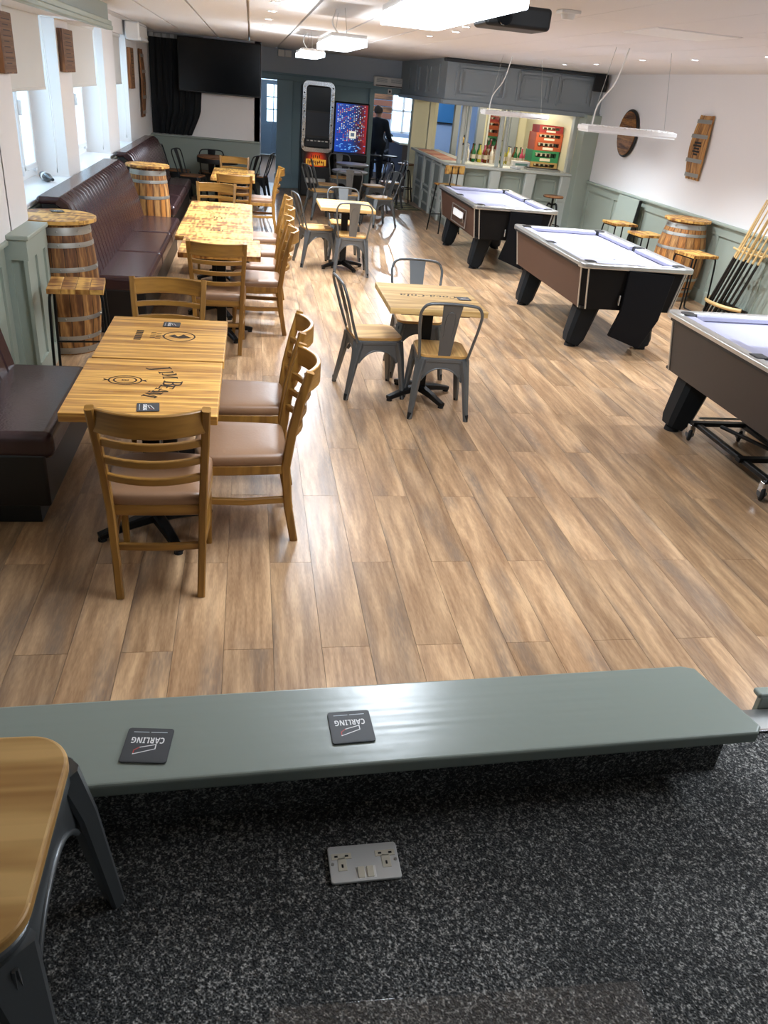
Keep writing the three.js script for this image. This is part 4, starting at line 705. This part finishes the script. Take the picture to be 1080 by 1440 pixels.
{
  const t = thing('high_chair_stool', 'bar stool with a wooden backrest at the bar corner', 'stool', [3.22, 0, -13.47], 0.3); const h = 0.74;
  mk('seat', b_().rb(0.34, 0.03, 0.34, 0.008, 0, h, 0), M.mango, t);
  for (const sx of [-1, 1]) for (const sz of [-1, 1]) mk('leg', b_().bar([sx * 0.14, h - 0.01, sz * 0.14], [sx * 0.20, 0, sz * 0.20], 0.011), M.blackMetal, t);
  for (const s of [-0.06, 0.06]) mk('back_upright', b_().bar([s, h, 0.15], [s, h + 0.30, 0.18], 0.010), M.blackMetal, t); mk('backrest', b_().rb(0.36, 0.13, 0.024, 0.006, 0, h + 0.25, 0.165, 0.08), M.mango, t); mk('foot_rest', b_().bar([-0.18, 0.26, -0.185], [0.18, 0.26, -0.185], 0.009), M.blackMetal, t);
}
// ================= the bar =================
const BX = 3.40, BZ = -13.9, BH = 1.04;
{
  const c = thing('bar_counter', 'grey-green panelled bar counter with a pale top and carved brackets', 'bar counter', [0, 0, 0]);
  mk('counter_top', b_().slab(poly([[BX - 0.14, -(BZ + 0.14)], [5.44, -(BZ + 0.14)], [5.44, -(BZ - 0.45)], [BX + 0.45, -(BZ - 0.45)], [BX + 0.45, 17.3], [BX - 0.14, 17.3]]), 0.045, 0.012, BH - 0.045), M.barPale, c);
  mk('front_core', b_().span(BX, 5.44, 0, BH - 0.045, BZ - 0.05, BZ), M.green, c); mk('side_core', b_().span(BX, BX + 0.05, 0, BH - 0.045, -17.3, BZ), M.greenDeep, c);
  const xs = [3.40, 4.03, 4.66, 5.30], pw = 0.17;
  for (let i = 0; i < 4; i++) { const x = xs[i] + 0.07; const p = mk('pilaster', b_().span(x - pw / 2, x + pw / 2, 0, 0.58, BZ, BZ + 0.05), M.barPale, c); mk('corbel', b_().sweep([[x, 0.58, BZ + 0.03], [x, 0.72, BZ + 0.045], [x, 0.84, BZ + 0.06], [x, BH - 0.05, BZ + 0.062]], (u) => [pw / 2 + 0.012 * u, 0.03 + 0.03 * u], () => [0, 0, 1]), M.barPale, p); }
  const panel = (cx, w, y0, y1, tr) => { const o = b_(); const hw = w / 2; for (const y of [y0, y1]) o.box(w, 0.034, 0.03, 0, y, 0); for (const x of [-hw, hw]) o.box(0.034, y1 - y0, 0.03, x, (y0 + y1) / 2, 0); return o; };
  for (let i = 0; i < 3; i++) { const x = (xs[i] + xs[i + 1]) / 2 + 0.07; for (const [a, b] of [[0.20, 0.52], [0.58, 0.90]]) { const m = mk('panel_moulding', panel(0, 0.34, a, b), M.green, c); m.position.set(x, 0, BZ + 0.008); } }
  for (let i = 0; i < 5; i++) { const z = BZ - 0.08 - i * 0.82; mk('side_pilaster', b_().span(BX - 0.035, BX, 0, BH - 0.045, z - 0.06, z + 0.06), M.barPale, c); if (i < 4) for (const [a, b] of [[0.14, 0.36], [0.46, 0.92]]) { const m = mk('panel_moulding', panel(0, 0.58, a, b), M.barPale, c); m.position.set(BX - 0.008, 0, z - 0.41); m.rotation.y = -PI / 2; } }
  mk('plinth', b_().span(BX - 0.03, 5.44, 0, 0.13, BZ, BZ + 0.03), M.green, c);
  // canopy over the bar
  const f = struct('trim_canopy'); const fz = -13.72, fx = 3.05;
  mk('canopy_front', b_().span(fx, XR, 1.92, CE, fz - 0.08, fz), M.slate, f); mk('canopy_side', b_().span(fx, fx + 0.08, 1.92, CE, -18.0, fz - 0.08), M.slate, f); mk('canopy_soffit', b_().span(fx + 0.08, XR, 1.95, 1.99, -15.1, fz - 0.08), M.barPale, f); mk('canopy_soffit', b_().span(fx + 0.08, fx + 0.9, 1.95, 1.99, -18.0, -15.1), M.barPale, f);
  mk('canopy_bottom_rail', b_().rb(XR - fx + 0.04, 0.07, 0.06, 0.015, (fx + XR) / 2, 1.95, fz + 0.01), M.slate, f); mk('canopy_cornice', b_().rb(XR - fx + 0.1, 0.05, 0.1, 0.02, (fx + XR) / 2 - 0.02, CE - 0.03, fz + 0.02), S('#2e3336', 0.5), f);
  mk('canopy_side_rail', b_().rb(0.06, 0.07, 4.2, 0.015, fx - 0.01, 1.95, -15.85), M.slate, f);
  for (const [x, w] of [[3.62, 0.80], [4.52, 0.56], [5.22, 0.60]]) for (const k of [0, 1]) { const m = mk('canopy_moulding', panel(0, w - k * 0.14, 2.06 + k * 0.05, 2.46 - k * 0.05), M.slate, f); m.position.set(x, 0, fz + 0.008); }
  for (const z of [-14.6, -15.6, -16.6]) { const m = mk('canopy_moulding', panel(0, 0.7, 2.06, 2.46), M.slate, f); m.position.set(fx - 0.008, 0, z); m.rotation.y = -PI / 2; }
  // posts
  const pt = struct('trim_bar_posts');
  for (const x of [3.47, 4.14]) { mk('post', b_().rb(0.055, 0.90, 0.09, 0.008, x, 1.49, -13.98), M.barPale, pt); mk('post', b_().rb(0.04, 0.90, 0.09, 0.008, x + 0.09, 1.49, -13.98), M.barPale, pt); }
  mk('post', b_().rb(0.08, 0.90, 0.12, 0.008, 5.42, 1.49, -13.98), M.barPale, pt);
  mk('end_pillar', b_().rb(0.26, CE - 0.6, 0.3, 0.01, 5.57, 0.98, -13.72), M.green, pt);
  mk('warm_lit_pillar', b_().rb(0.52, 1.95, 0.25, 0.01, 3.52, 0.975, -17.55), M.cream, pt); mk('warm_lit_pillar', b_().rb(0.10, 0.9, 0.12, 0.01, 3.56, 1.49, -17.0), M.cream, pt);  // warm bar light put into the colour of a grey-green painted pillar
  // back of the bar: cream partition, grey columns, mirrors, shelf
  const w = struct('wall_bar_back');
  mk('partition', b_().span(4.62, 5.7, 0, 1.98, -17.2, -17.1), M.cream, w); mk('partition', b_().span(5.58, 5.7, 0, 1.98, -17.1, -14.0), M.cream, w);
  for (const x of [4.60, 5.30]) mk('grey_column', b_().rb(0.16, 1.98, 0.14, 0.01, x, 0.99, -17.05), M.slate, w);
  for (const [x, ww] of [[4.92, 0.36]]) for (const s of [-1, 1]) mk('partition_panel', b_().rb(ww / 2 - 0.02, 1.0, 0.02, 0.006, x + s * ww / 4, 1.45, -17.095), M.cream, w);
  for (const [x, zz] of [[3.98, -16.6], [4.28, -16.9]]) mk('grey_column', b_().rb(0.11, 1.98, 0.12, 0.01, x, 0.99, zz), M.slate, w);
  mk('mirror_frame', b_().rb(0.5, 0.9, 0.03, 0.008, 5.0, 1.45, -17.08), M.barPale, w); mk('mirror', b_().span(4.79, 5.21, 1.04, 1.86, -17.064, -17.06), S('#dfe4e6', 0.04, 1), w);
  mk('back_shelf', b_().rb(1.9, 0.04, 0.45, 0.008, 4.75, 0.93, -16.1), M.barPale, w); mk('back_cupboard', b_().span(3.95, 5.6, 0, 0.9, -16.3, -15.95), M.black, w);
  for (const x of [3.75, 4.3]) { const l = thing('cellar_lamp', 'small warm spotlight under the bar canopy', 'light', [x, 1.95, -14.1], 0, 'warm spotlights under the bar canopy'); mk('bezel', b_().cyl(0.035, 0.04, 0.015, 0, -0.0075, 0), M.chrome, l); mk('bulb', b_().cyl(0.026, 0.026, 0.006, 0, -0.018, 0), glow(WARM, 25), l); }
  for (const x of [4.8, 5.15]) { const l = thing('cellar_lamp', 'small warm spotlight under the bar canopy', 'light', [x, 1.95, -14.1], 0, 'warm spotlights under the bar canopy'); mk('bezel', b_().cyl(0.035, 0.04, 0.015, 0, -0.0075, 0), M.chrome, l); mk('bulb', b_().cyl(0.026, 0.026, 0.006, 0, -0.018, 0), glow(WARM, 25), l); }
  for (const x of [3.75, 4.3, 4.8, 5.15]) { const s = new THREE.SpotLight(WARM, 1.1, 0, rad(70), 0.7, 2); s.position.set(x, 1.92, -14.15); s.target.position.set(x, 0.9, -15.2); s.castShadow = true; scene.add(s, s.target); }
  { const l = thing('unseen_ceiling_lamp', 'warm unseen lamp added behind the bar', 'light', [4.9, 2.2, -15.9]); mk('bulb', b_().put(new THREE.SphereGeometry(0.06, 16, 10)), glow(WARM, 12), l); mk('rose', b_().cyl(0.02, 0.05, 0.3, 0, 0.2, 0), M.whitePlastic, l); const p = new THREE.PointLight(WARM, 1.6); p.position.set(4.9, 2.1, -15.9); p.castShadow = true; scene.add(p); }  // unseen lamp added to give the bar interior its cream tone
  { const l = thing('unseen_ceiling_lamp', 'daylight-white ceiling lamp in the second room', 'light', [3.6, 2.4, -20.4]); mk('bulb', b_().put(new THREE.SphereGeometry(0.06, 16, 10)), glow(new THREE.Color(0.8, 0.9, 1), 12), l); mk('rose', b_().cyl(0.02, 0.05, 0.1, 0, 0.1, 0), M.whitePlastic, l); const p = new THREE.PointLight(new THREE.Color(0.75, 0.87, 1), 8); p.position.set(3.6, 2.3, -20.4); p.castShadow = true; scene.add(p); }
}
// bottles, glasses, crates and clutter of the bar
{
  const prof = [[0.001, 0], [0.036, 0.003], [0.038, 0.02], [0.038, 0.17], [0.03, 0.205], [0.014, 0.235], [0.013, 0.29], [0.016, 0.292], [0.016, 0.305], [0.001, 0.306]];
  const bottle = (col, word, cap) => { const t = thing('bottle', `${word} bottle on the back bar shelf`, 'bottle', [0, 0, 0], 0, `${word} bottles on the back bar`); mk('glass_body', b_().lathe(prof, 16), S(col, 0.15), t); mk('label_band', b_().put(new THREE.CylinderGeometry(0.0388, 0.0388, 0.075, 16, 1, true), 0, 0.10, 0), M.ivory, t); mk('cap', b_().cyl(0.015, 0.015, 0.03, 0, 0.31, 0, 12), S(cap, 0.4), t); return t; };
  const kinds = [['#b9b23a', 'yellow-green', '#151515'], ['#c24a68', 'pink', '#d8d8d8'], ['#1f6a3c', 'dark green', '#151515'], ['#e8e6dc', 'white', '#202020'], ['#6a3a1a', 'amber', '#151515']];
  let k = 0; for (const [c, w, cap] of kinds) { const b0 = bottle(c, w, cap); for (let i = 0; i < 5; i++) { const j = (k * 7) % 25, x = 4.0 + (j % 13) * 0.12, z = -15.93 - 0.11 * Math.floor(j / 13); if (i === 0) b0.position.set(x, 0.95, z); else dup(b0, [x, 0.95, z], k); k++; } }
  const crate = (label, col, y, h, x = 5.28, w = 0.5) => { const t = thing('bottle_crate', label, 'crate', [x, y, -15.0], 0.05); const m = S(col, 0.5), o = b_(); for (const s of [-1, 1]) { o.box(w, h * 0.42, 0.018, 0, h * 0.21, s * 0.17); o.box(w, h * 0.2, 0.018, 0, h * 0.9, s * 0.17); o.box(0.018, h, 0.34, s * w / 2, h / 2, 0); o.box(0.05, h, 0.022, s * w * 0.46, h / 2, 0.17); } o.box(w, 0.015, 0.34, 0, 0.008, 0); mk('crate_body', o, m, t); mk('crate_label', b_().box(w * 0.4, h * 0.25, 0.003, 0, h * 0.22, 0.1805), M.ivory, t); for (let i = 0; i < 5; i++) mk('bottle_top', b_().cyl(0.028, 0.03, h * 0.6, -w * 0.36 + i * w * 0.18, h * 0.42, 0.08, 8), i % 2 ? S('#5a2a14', 0.3) : S('#2c4a24', 0.3), t); };
  const st = thing('crate_stand', 'low cupboard behind the bar carrying the stacked crates', 'cupboard', [5.28, 0, -15.0]); mk('carcass', b_().rb(0.56, 0.80, 0.42, 0.01, 0, 0.40, 0), M.black, st); mk('worktop', b_().rb(0.58, 0.03, 0.44, 0.006, 0, 0.815, 0), M.steel, st);
  crate('blue and brown bottle crate lowest in the stack behind the bar', '#3b4f78', 0.83, 0.15); crate('tan bottle crate in the stack behind the bar', '#a88a56', 0.98, 0.14); crate('green bottle crate in the stack behind the bar', '#2a7a50', 1.12, 0.19); crate('orange bottle crate under the red one behind the bar', '#a04c2c', 1.31, 0.16, 5.30); crate('orange-red bottle crate in the stack behind the bar, above the green', '#a8502e', 1.47, 0.13, 5.30); crate('dark red bottle crate on top of the stack behind the bar', '#8f2a2a', 1.60, 0.12, 5.31, 0.44);
  const mc = thing('drip_tray', 'long grey drip tray on the bar counter', 'tray', [4.98, BH, -14.02], -0.02); mk('tray', b_().rb(0.62, 0.03, 0.2, 0.008, 0, 0.015, 0), M.steel, mc); mk('bar_mat', b_().rb(0.58, 0.008, 0.17, 0.003, 0, 0.034, 0), M.rubber, mc);
  const bx = thing('leaflet_box', 'white printed box on the bar counter', 'box', [4.62, BH, -14.15]); mk('carton', b_().rb(0.30, 0.11, 0.14, 0.006, 0, 0.055, 0), M.whitePlastic, bx); mk('printed_band', b_().box(0.22, 0.035, 0.002, 0, 0.06, 0.071), S('#6f9a8a', 0.6), bx);
  const cr = thing('card_reader', 'white card machine lying on the bar counter', 'card machine', [4.46, BH, -13.9], 0.4); mk('body', b_().rb(0.10, 0.04, 0.19, 0.015, 0, 0.02, 0), M.whitePlastic, cr); mk('screen', b_().box(0.07, 0.002, 0.06, 0, 0.041, -0.04), M.tv, cr);
  const gl = thing('pint_glass', 'clear glass on the back bar shelf', 'glass', [4.05, 0.95, -16.22], 0, 'glasses on the back bar'); mk('bowl', b_().lathe([[0.03, 0], [0.043, 0.15], [0.041, 0.15], [0.028, 0.008], [0.001, 0.008]], 18), Ph('#ffffff', 0.03, { transmission: 1, thickness: 0.002 }), gl); for (let i = 0; i < 5; i++) dup(gl, [4.2 + i * 0.13, 0.95, -16.22], 0);
  const pump = thing('beer_pump', 'cluster of upright beer taps on the bar counter', 'beer taps', [3.80, BH, -14.6]); mk('font_bar', b_().bar([-0.1, 0.28, -0.25], [-0.1, 0.28, 0.25], 0.03), M.chrome, pump); for (let i = 0; i < 2; i++) mk('font_leg', b_().cyl(0.03, 0.035, 0.28, -0.1, 0.14, -0.18 + i * 0.36), M.chrome, pump); for (let i = 0; i < 4; i++) { mk('tap_handle', b_().bar([-0.13, 0.26, -0.2 + i * 0.13], [-0.13, 0.42, -0.2 + i * 0.13], 0.014), M.black, pump); mk('tap_lens', b_().cyl(0.045, 0.045, 0.015, -0.15, 0.34, -0.2 + i * 0.13, 18, 0, 0, PI / 2), [M.whitePlastic, S('#b03028', 0.4), S('#c9a23a', 0.4), M.whitePlastic][i], pump); }
  for (let i = 0; i < 5; i++) { const r = tag(mk('bar_towel', b_().rb(0.34, 0.006, 0.42, 0.002, 3.47, BH + 0.0035, -14.75 - i * 0.47), S(['#b98a7c', '#c9a08c', '#b27468', '#c09a80', '#ae7a6c'][i], 0.95)), 'red patterned bar towel on the counter side, ' + ['at the corner by the pool table', 'second from the corner', 'third from the corner', 'fourth from the corner', 'next to the warm-lit pillar'][i], 'bar towel', 'bar towels along the counter'); }
  const sk = thing('loudspeaker', 'black loudspeaker at the wall end of the bar canopy', 'speaker', [5.56, 2.30, -13.58], -0.5); mk('cabinet', b_().rb(0.2, 0.24, 0.18, 0.015, 0, 0.12, 0), M.black, sk); mk('grille', b_().rb(0.17, 0.21, 0.012, 0.005, 0, 0.12, 0.092), M.rubber, sk);
  const ro = thing('rug', 'small patterned doormat on the floor by the bar', 'mat', [3.0, 0, -16.35], 0.15); mk('pile', b_().rb(0.5, 0.012, 1.1, 0.004, 0, 0.006, 0), S('#6d6a52', 0.95), ro); for (let i = 0; i < 4; i++) mk('woven_band', b_().box(0.4, 0.002, 0.06, 0, 0.0125, -0.4 + i * 0.26), S('#b7ab7d', 0.95), ro);
  // second room: counter, framed picture, wall board, chair back
  const cn = thing('second_counter', 'dark counter with a pale top inside the second room', 'bar counter', [3.5, 0, -20.0]); mk('front', b_().span(-0.15, 0.3, 0, 0.98, -0.7, 1.2), S('#3f3a40', 0.6), cn); mk('counter_top', b_().rb(0.6, 0.04, 2.1, 0.01, 0.05, 1.0, 0.25), M.barPale, cn);
  const pic = thing('brick_picture', 'wall panel of reddish-brown planks in the second room', 'panel', [3.4, 1.32, -22.98]); for (let i = 0; i < 5; i++) mk('plank', b_().rb(0.62, 0.13, 0.03, 0.004, 0, 0.08 + i * 0.15, 0.015), i % 2 ? M.darkWood : S('#8d5a48', 0.7), pic);
  const tvb = thing('wall_screen', 'blue lit wall screen in the second room beyond the bar', 'screen', [5.0, 1.35, -22.9]); mk('casing', b_().rb(0.85, 0.6, 0.06, 0.01, 0, 0.3, 0), M.black, tvb); mk('screen', b_().span(-0.4, 0.4, 0.03, 0.57, 0.03, 0.033), S('#3f7fb8', 0.3), tvb);
}
// ================= people in the second room =================
function figure(bones, res, cx, cy, cz, R) {
  const mc = new MarchingCubes(res, new THREE.MeshBasicMaterial(), false, false, 200000); mc.isolation = 0;
  const smin = (a, b, k) => { const h = Math.max(k - Math.abs(a - b), 0) / k; return Math.min(a, b) - h * h * k * 0.25; };
  const half = res / 2;
  for (let k = 0; k < res; k++) for (let j = 0; j < res; j++) for (let i = 0; i < res; i++) {
    const x = cx + (i - half) / half * R, y = cy + (j - half) / half * R, z = cz + (k - half) / half * R; let d = 9;
    for (const [a, b, r1, r2, sm] of bones) { const dx = b[0] - a[0], dy = b[1] - a[1], dz = b[2] - a[2], L = dx * dx + dy * dy + dz * dz; let h = L ? ((x - a[0]) * dx + (y - a[1]) * dy + (z - a[2]) * dz) / L : 0; h = h < 0 ? 0 : h > 1 ? 1 : h; const e = Math.hypot(x - a[0] - dx * h, y - a[1] - dy * h, z - a[2] - dz * h) - (r1 + (r2 - r1) * h); d = smin(d, e, sm ?? 0.05); }
    mc.field[i + j * res + k * res * res] = -d;
  }
  mc.update();
  const n = mc.count ?? mc.geometry.drawRange.count, g = new THREE.BufferGeometry();
  g.setAttribute('position', new THREE.Float32BufferAttribute(mc.positionArray.slice(0, n * 3).map((v, i) => [cx, cy, cz][i % 3] + v * R), 3)); g.setAttribute('normal', new THREE.Float32BufferAttribute(mc.normalArray.slice(0, n * 3), 3));
  return boxUV(g);
}
{
  // standing man seen from behind, leaning on the counter to his right
  const p = thing('person', 'person in a dark jacket standing at the counter in the second room', 'person', [2.80, 0, -19.1], -0.5);
  const s = 1.74 / 1.75, J = (x, y, z) => [x * s, y * s, z * s];
  const jacket = [[J(-0.1, 0.95, 0), J(0.1, 0.95, 0), 0.13, 0.13], [J(0, 1.0, 0), J(0, 1.32, 0.01), 0.15, 0.16], [J(-0.14, 1.38, 0), J(0.14, 1.38, 0), 0.085, 0.085], [J(-0.19, 1.38, 0), J(-0.26, 1.10, -0.02), 0.065, 0.052], [J(-0.26, 1.10, -0.02), J(-0.2, 1.02, -0.26), 0.05, 0.04], [J(0.19, 1.38, 0), J(0.27, 1.12, -0.04), 0.065, 0.052], [J(0.27, 1.12, -0.04), J(0.24, 1.02, -0.28), 0.05, 0.04], [J(-0.1, 0.9, 0), J(-0.11, 0.5, -0.01), 0.095, 0.065], [J(-0.11, 0.5, -0.01), J(-0.12, 0.07, 0.02), 0.062, 0.045], [J(0.1, 0.9, 0), J(0.11, 0.5, -0.01), 0.095, 0.065], [J(0.11, 0.5, -0.01), J(0.12, 0.07, 0.02), 0.062, 0.045], [J(-0.12, 0.045, 0.04), J(-0.13, 0.04, -0.16), 0.045, 0.038], [J(0.12, 0.045, 0.04), J(0.13, 0.04, -0.16), 0.045, 0.038]];
  mk('clothed_body', figure(jacket, 80, 0, 0.8, -0.05, 0.9), M.navyCloth, p);
  const head = [[J(0, 1.40, 0), J(0, 1.50, -0.01), 0.055, 0.052], [J(0, 1.62, 0.01), J(0, 1.57, -0.03), 0.092, 0.072], [J(0, 1.585, -0.095), J(0, 1.57, -0.115), 0.014, 0.016, 0.02], [J(-0.082, 1.59, 0), J(-0.085, 1.615, 0), 0.012, 0.014, 0.01], [J(0.082, 1.59, 0), J(0.085, 1.615, 0), 0.012, 0.014, 0.01]];
  for (const q of [-1, 1]) { const c = q < 0 ? [-0.2, 1.02, -0.27] : [0.24, 1.02, -0.29]; head.push([J(...c), J(c[0], c[1] - 0.01, c[2] - 0.08), 0.036, 0.03, 0.02]); for (let f = 0; f < 4; f++) head.push([J(c[0] - 0.026 + f * 0.018, c[1] - 0.01, c[2] - 0.1), J(c[0] - 0.028 + f * 0.019, c[1] - 0.04, c[2] - 0.16 + Math.abs(f - 1.5) * 0.012), 0.009, 0.008, 0.006]); head.push([J(c[0] + q * -0.03, c[1], c[2] - 0.05), J(c[0] + q * -0.055, c[1] - 0.015, c[2] - 0.11), 0.010, 0.009, 0.01]); }
  mk('skin', figure(head, 110, 0, 1.32, -0.15, 0.5), M.skin, p);
  mk('hair', b_().put(new THREE.SphereGeometry(0.1, 24, 14, 0, 2 * PI, 0, PI * 0.62), 0, 1.62 * s, 0.018, 0.35), S('#4b3f38', 0.95), p);
  // white-haired person sitting beyond
  const q = thing('person', 'white-haired person in dark clothes sitting in the second room', 'person', [3.38, 0, -21.8], 2.6);
  const body = [[[-0.1, 0.5, 0], [0.1, 0.5, 0], 0.13, 0.13], [[0, 0.55, 0], [0, 0.92, 0], 0.14, 0.15], [[-0.14, 0.97, 0], [0.14, 0.97, 0], 0.08, 0.08], [[-0.19, 0.97, 0], [-0.27, 0.72, -0.04], 0.06, 0.05], [[-0.27, 0.72, -0.04], [-0.16, 0.62, -0.24], 0.047, 0.037], [[0.19, 0.97, 0], [0.27, 0.72, -0.04], 0.06, 0.05], [[0.27, 0.72, -0.04], [0.16, 0.62, -0.24], 0.047, 0.037], [[-0.1, 0.5, -0.02], [-0.12, 0.5, -0.4], 0.09, 0.065], [[-0.12, 0.5, -0.4], [-0.12, 0.07, -0.4], 0.06, 0.045], [[0.1, 0.5, -0.02], [0.12, 0.5, -0.4], 0.09, 0.065], [[0.12, 0.5, -0.4], [0.12, 0.07, -0.4], 0.06, 0.045], [[-0.12, 0.04, -0.38], [-0.12, 0.04, -0.55], 0.04, 0.035], [[0.12, 0.04, -0.38], [0.12, 0.04, -0.55], 0.04, 0.035]];
  mk('clothed_body', figure(body, 64, 0, 0.55, -0.2, 0.66), M.navyCloth, q); mk('head', figure([[[0, 0.98, 0], [0, 1.1, -0.01], 0.052, 0.05], [[0, 1.22, 0.01], [0, 1.17, -0.03], 0.09, 0.07], [[0, 1.185, -0.095], [0, 1.17, -0.112], 0.014, 0.016, 0.02]], 56, 0, 1.14, 0, 0.22), M.skin, q); mk('hair', b_().put(new THREE.SphereGeometry(0.098, 24, 14, 0, 2 * PI, 0, PI * 0.6), 0, 1.225, 0.02, 0.35), S('#d8d6d0', 0.95), q);
  const seat = thing('lounge_chair', 'dark chair under the white-haired person in the second room', 'chair', [3.38, 0, -21.8], 2.6); mk('seat', b_().rb(0.44, 0.05, 0.44, 0.015, 0, 0.36, -0.08), M.black, seat); mk('backrest', b_().rb(0.44, 0.4, 0.05, 0.02, 0, 0.62, 0.2), M.black, seat); for (const x of [-1, 1]) for (const z of [-0.28, 0.14]) mk('leg', b_().cyl(0.016, 0.014, 0.34, x * 0.19, 0.17, z), M.blackMetal, seat);
}
// ================= coasters, floor socket, acrylic sheet =================
{
  const cm = (x, w, h) => {
    x.fillStyle = '#3a3c3e'; x.fillRect(0, 0, w, h); x.fillStyle = '#f2f2f0'; x.strokeStyle = '#f2f2f0'; x.font = 'bold 58px sans-serif'; x.textAlign = 'center'; x.save(); x.translate(w / 2 + 4, 186); x.scale(0.78, 1.12); x.fillText('CARLING', 0, 0); x.restore();
    x.lineWidth = 6; x.beginPath(); x.moveTo(78, 132); x.lineTo(78, 98); x.lineTo(196, 56); x.lineTo(196, 86); x.lineTo(168, 108); x.closePath(); x.stroke(); x.strokeStyle = '#c23c34'; x.beginPath(); x.moveTo(196, 62); x.lineTo(196, 86); x.lineTo(168, 108); x.stroke();
    x.fillStyle = '#c9d4da'; x.fillRect(30, 226, 96, 5); x.fillRect(136, 226, 90, 5);
  };
  const pm = S('#ffffff', 0.55, 0, { map: canvasTex(256, 256, cm) });
  const coaster = (label, x, y, z, turn) => { const t = thing('drinks_mat', label, 'coaster', [x, y, z], turn); mk('card', b_().slab(rrect(0.094, 0.094, 0.007), 0.0022, 0, 0.0004), M.coaster, t); const o = new THREE.Mesh(new THREE.PlaneGeometry(0.09, 0.09).rotateX(-PI / 2), pm); o.name = 'printed_face'; o.position.y = 0.003; t.add(o); };
  coaster('dark drinks mat on the green ledge, nearer the metal stage chair', -0.205, 0.821, -1.208, PI - 0.10); coaster('dark drinks mat at the middle of the green ledge', 0.222, 0.821, -1.235, PI + 0.05);
  coaster('dark drinks mat on the lettered pine table', -0.43, 0.761, -3.225, -PI / 2 + 0.1); coaster('dark drinks mat on the emblem pine table', -0.44, 0.761, -4.50, -PI / 2); coaster('dark drinks mat on the scripted pale table', 1.53, 0.761, -5.5, 0.05); coaster('drinks mat on the half-round barrel top', -1.46, 1.008, -6.58, 0.4);
  const s = thing('floor_socket', 'double metal power socket set in the stage carpet', 'socket', [0.238, 0.641, -1.028], -0.0);
  s.rotation.y = 0.02;
  mk('plate', b_().slab(rrect(0.146, 0.086, 0.007), 0.006, 0.002, 0), M.plate, s);
  for (const q of [-1, 1]) {
    const o = mk('outlet', b_().rb(0.042, 0.0012, 0.014, 0.0005, q * 0.046, 0.0062, -0.017).rb(0.018, 0.0012, 0.03, 0.0005, q * 0.046, 0.0062, 0.002), M.ivory, s);
    for (const [x, z, w, d] of [[-0.011, -0.017, 0.007, 0.004], [0.011, -0.017, 0.007, 0.004], [0, 0.006, 0.004, 0.008]]) mk('pin_hole', b_().box(w, 0.0012, d, q * 0.046 + x, 0.0066, z), M.black, o);
    mk('switch', b_().rb(0.014, 0.004, 0.024, 0.001, q * 0.0095, 0.007, 0.024, 0.08), M.ivory, s); mk('screw', b_().cyl(0.0035, 0.0035, 0.0015, q * 0.066, 0.0062, 0, 12), M.steel, s);
  }
  mk('switch_surround', b_().rb(0.042, 0.002, 0.028, 0.001, 0, 0.0055, 0.024), M.whitePlastic, s);
  tag(mk('acrylic_sheet', b_().rb(0.68, 0.005, 0.5, 0.002, 0.37, 0.6428, -0.5, 0, -0.03), M.acrylic), 'clear acrylic sheet lying on the stage carpet', 'acrylic sheet');
}
renderer.render(scene, camera);
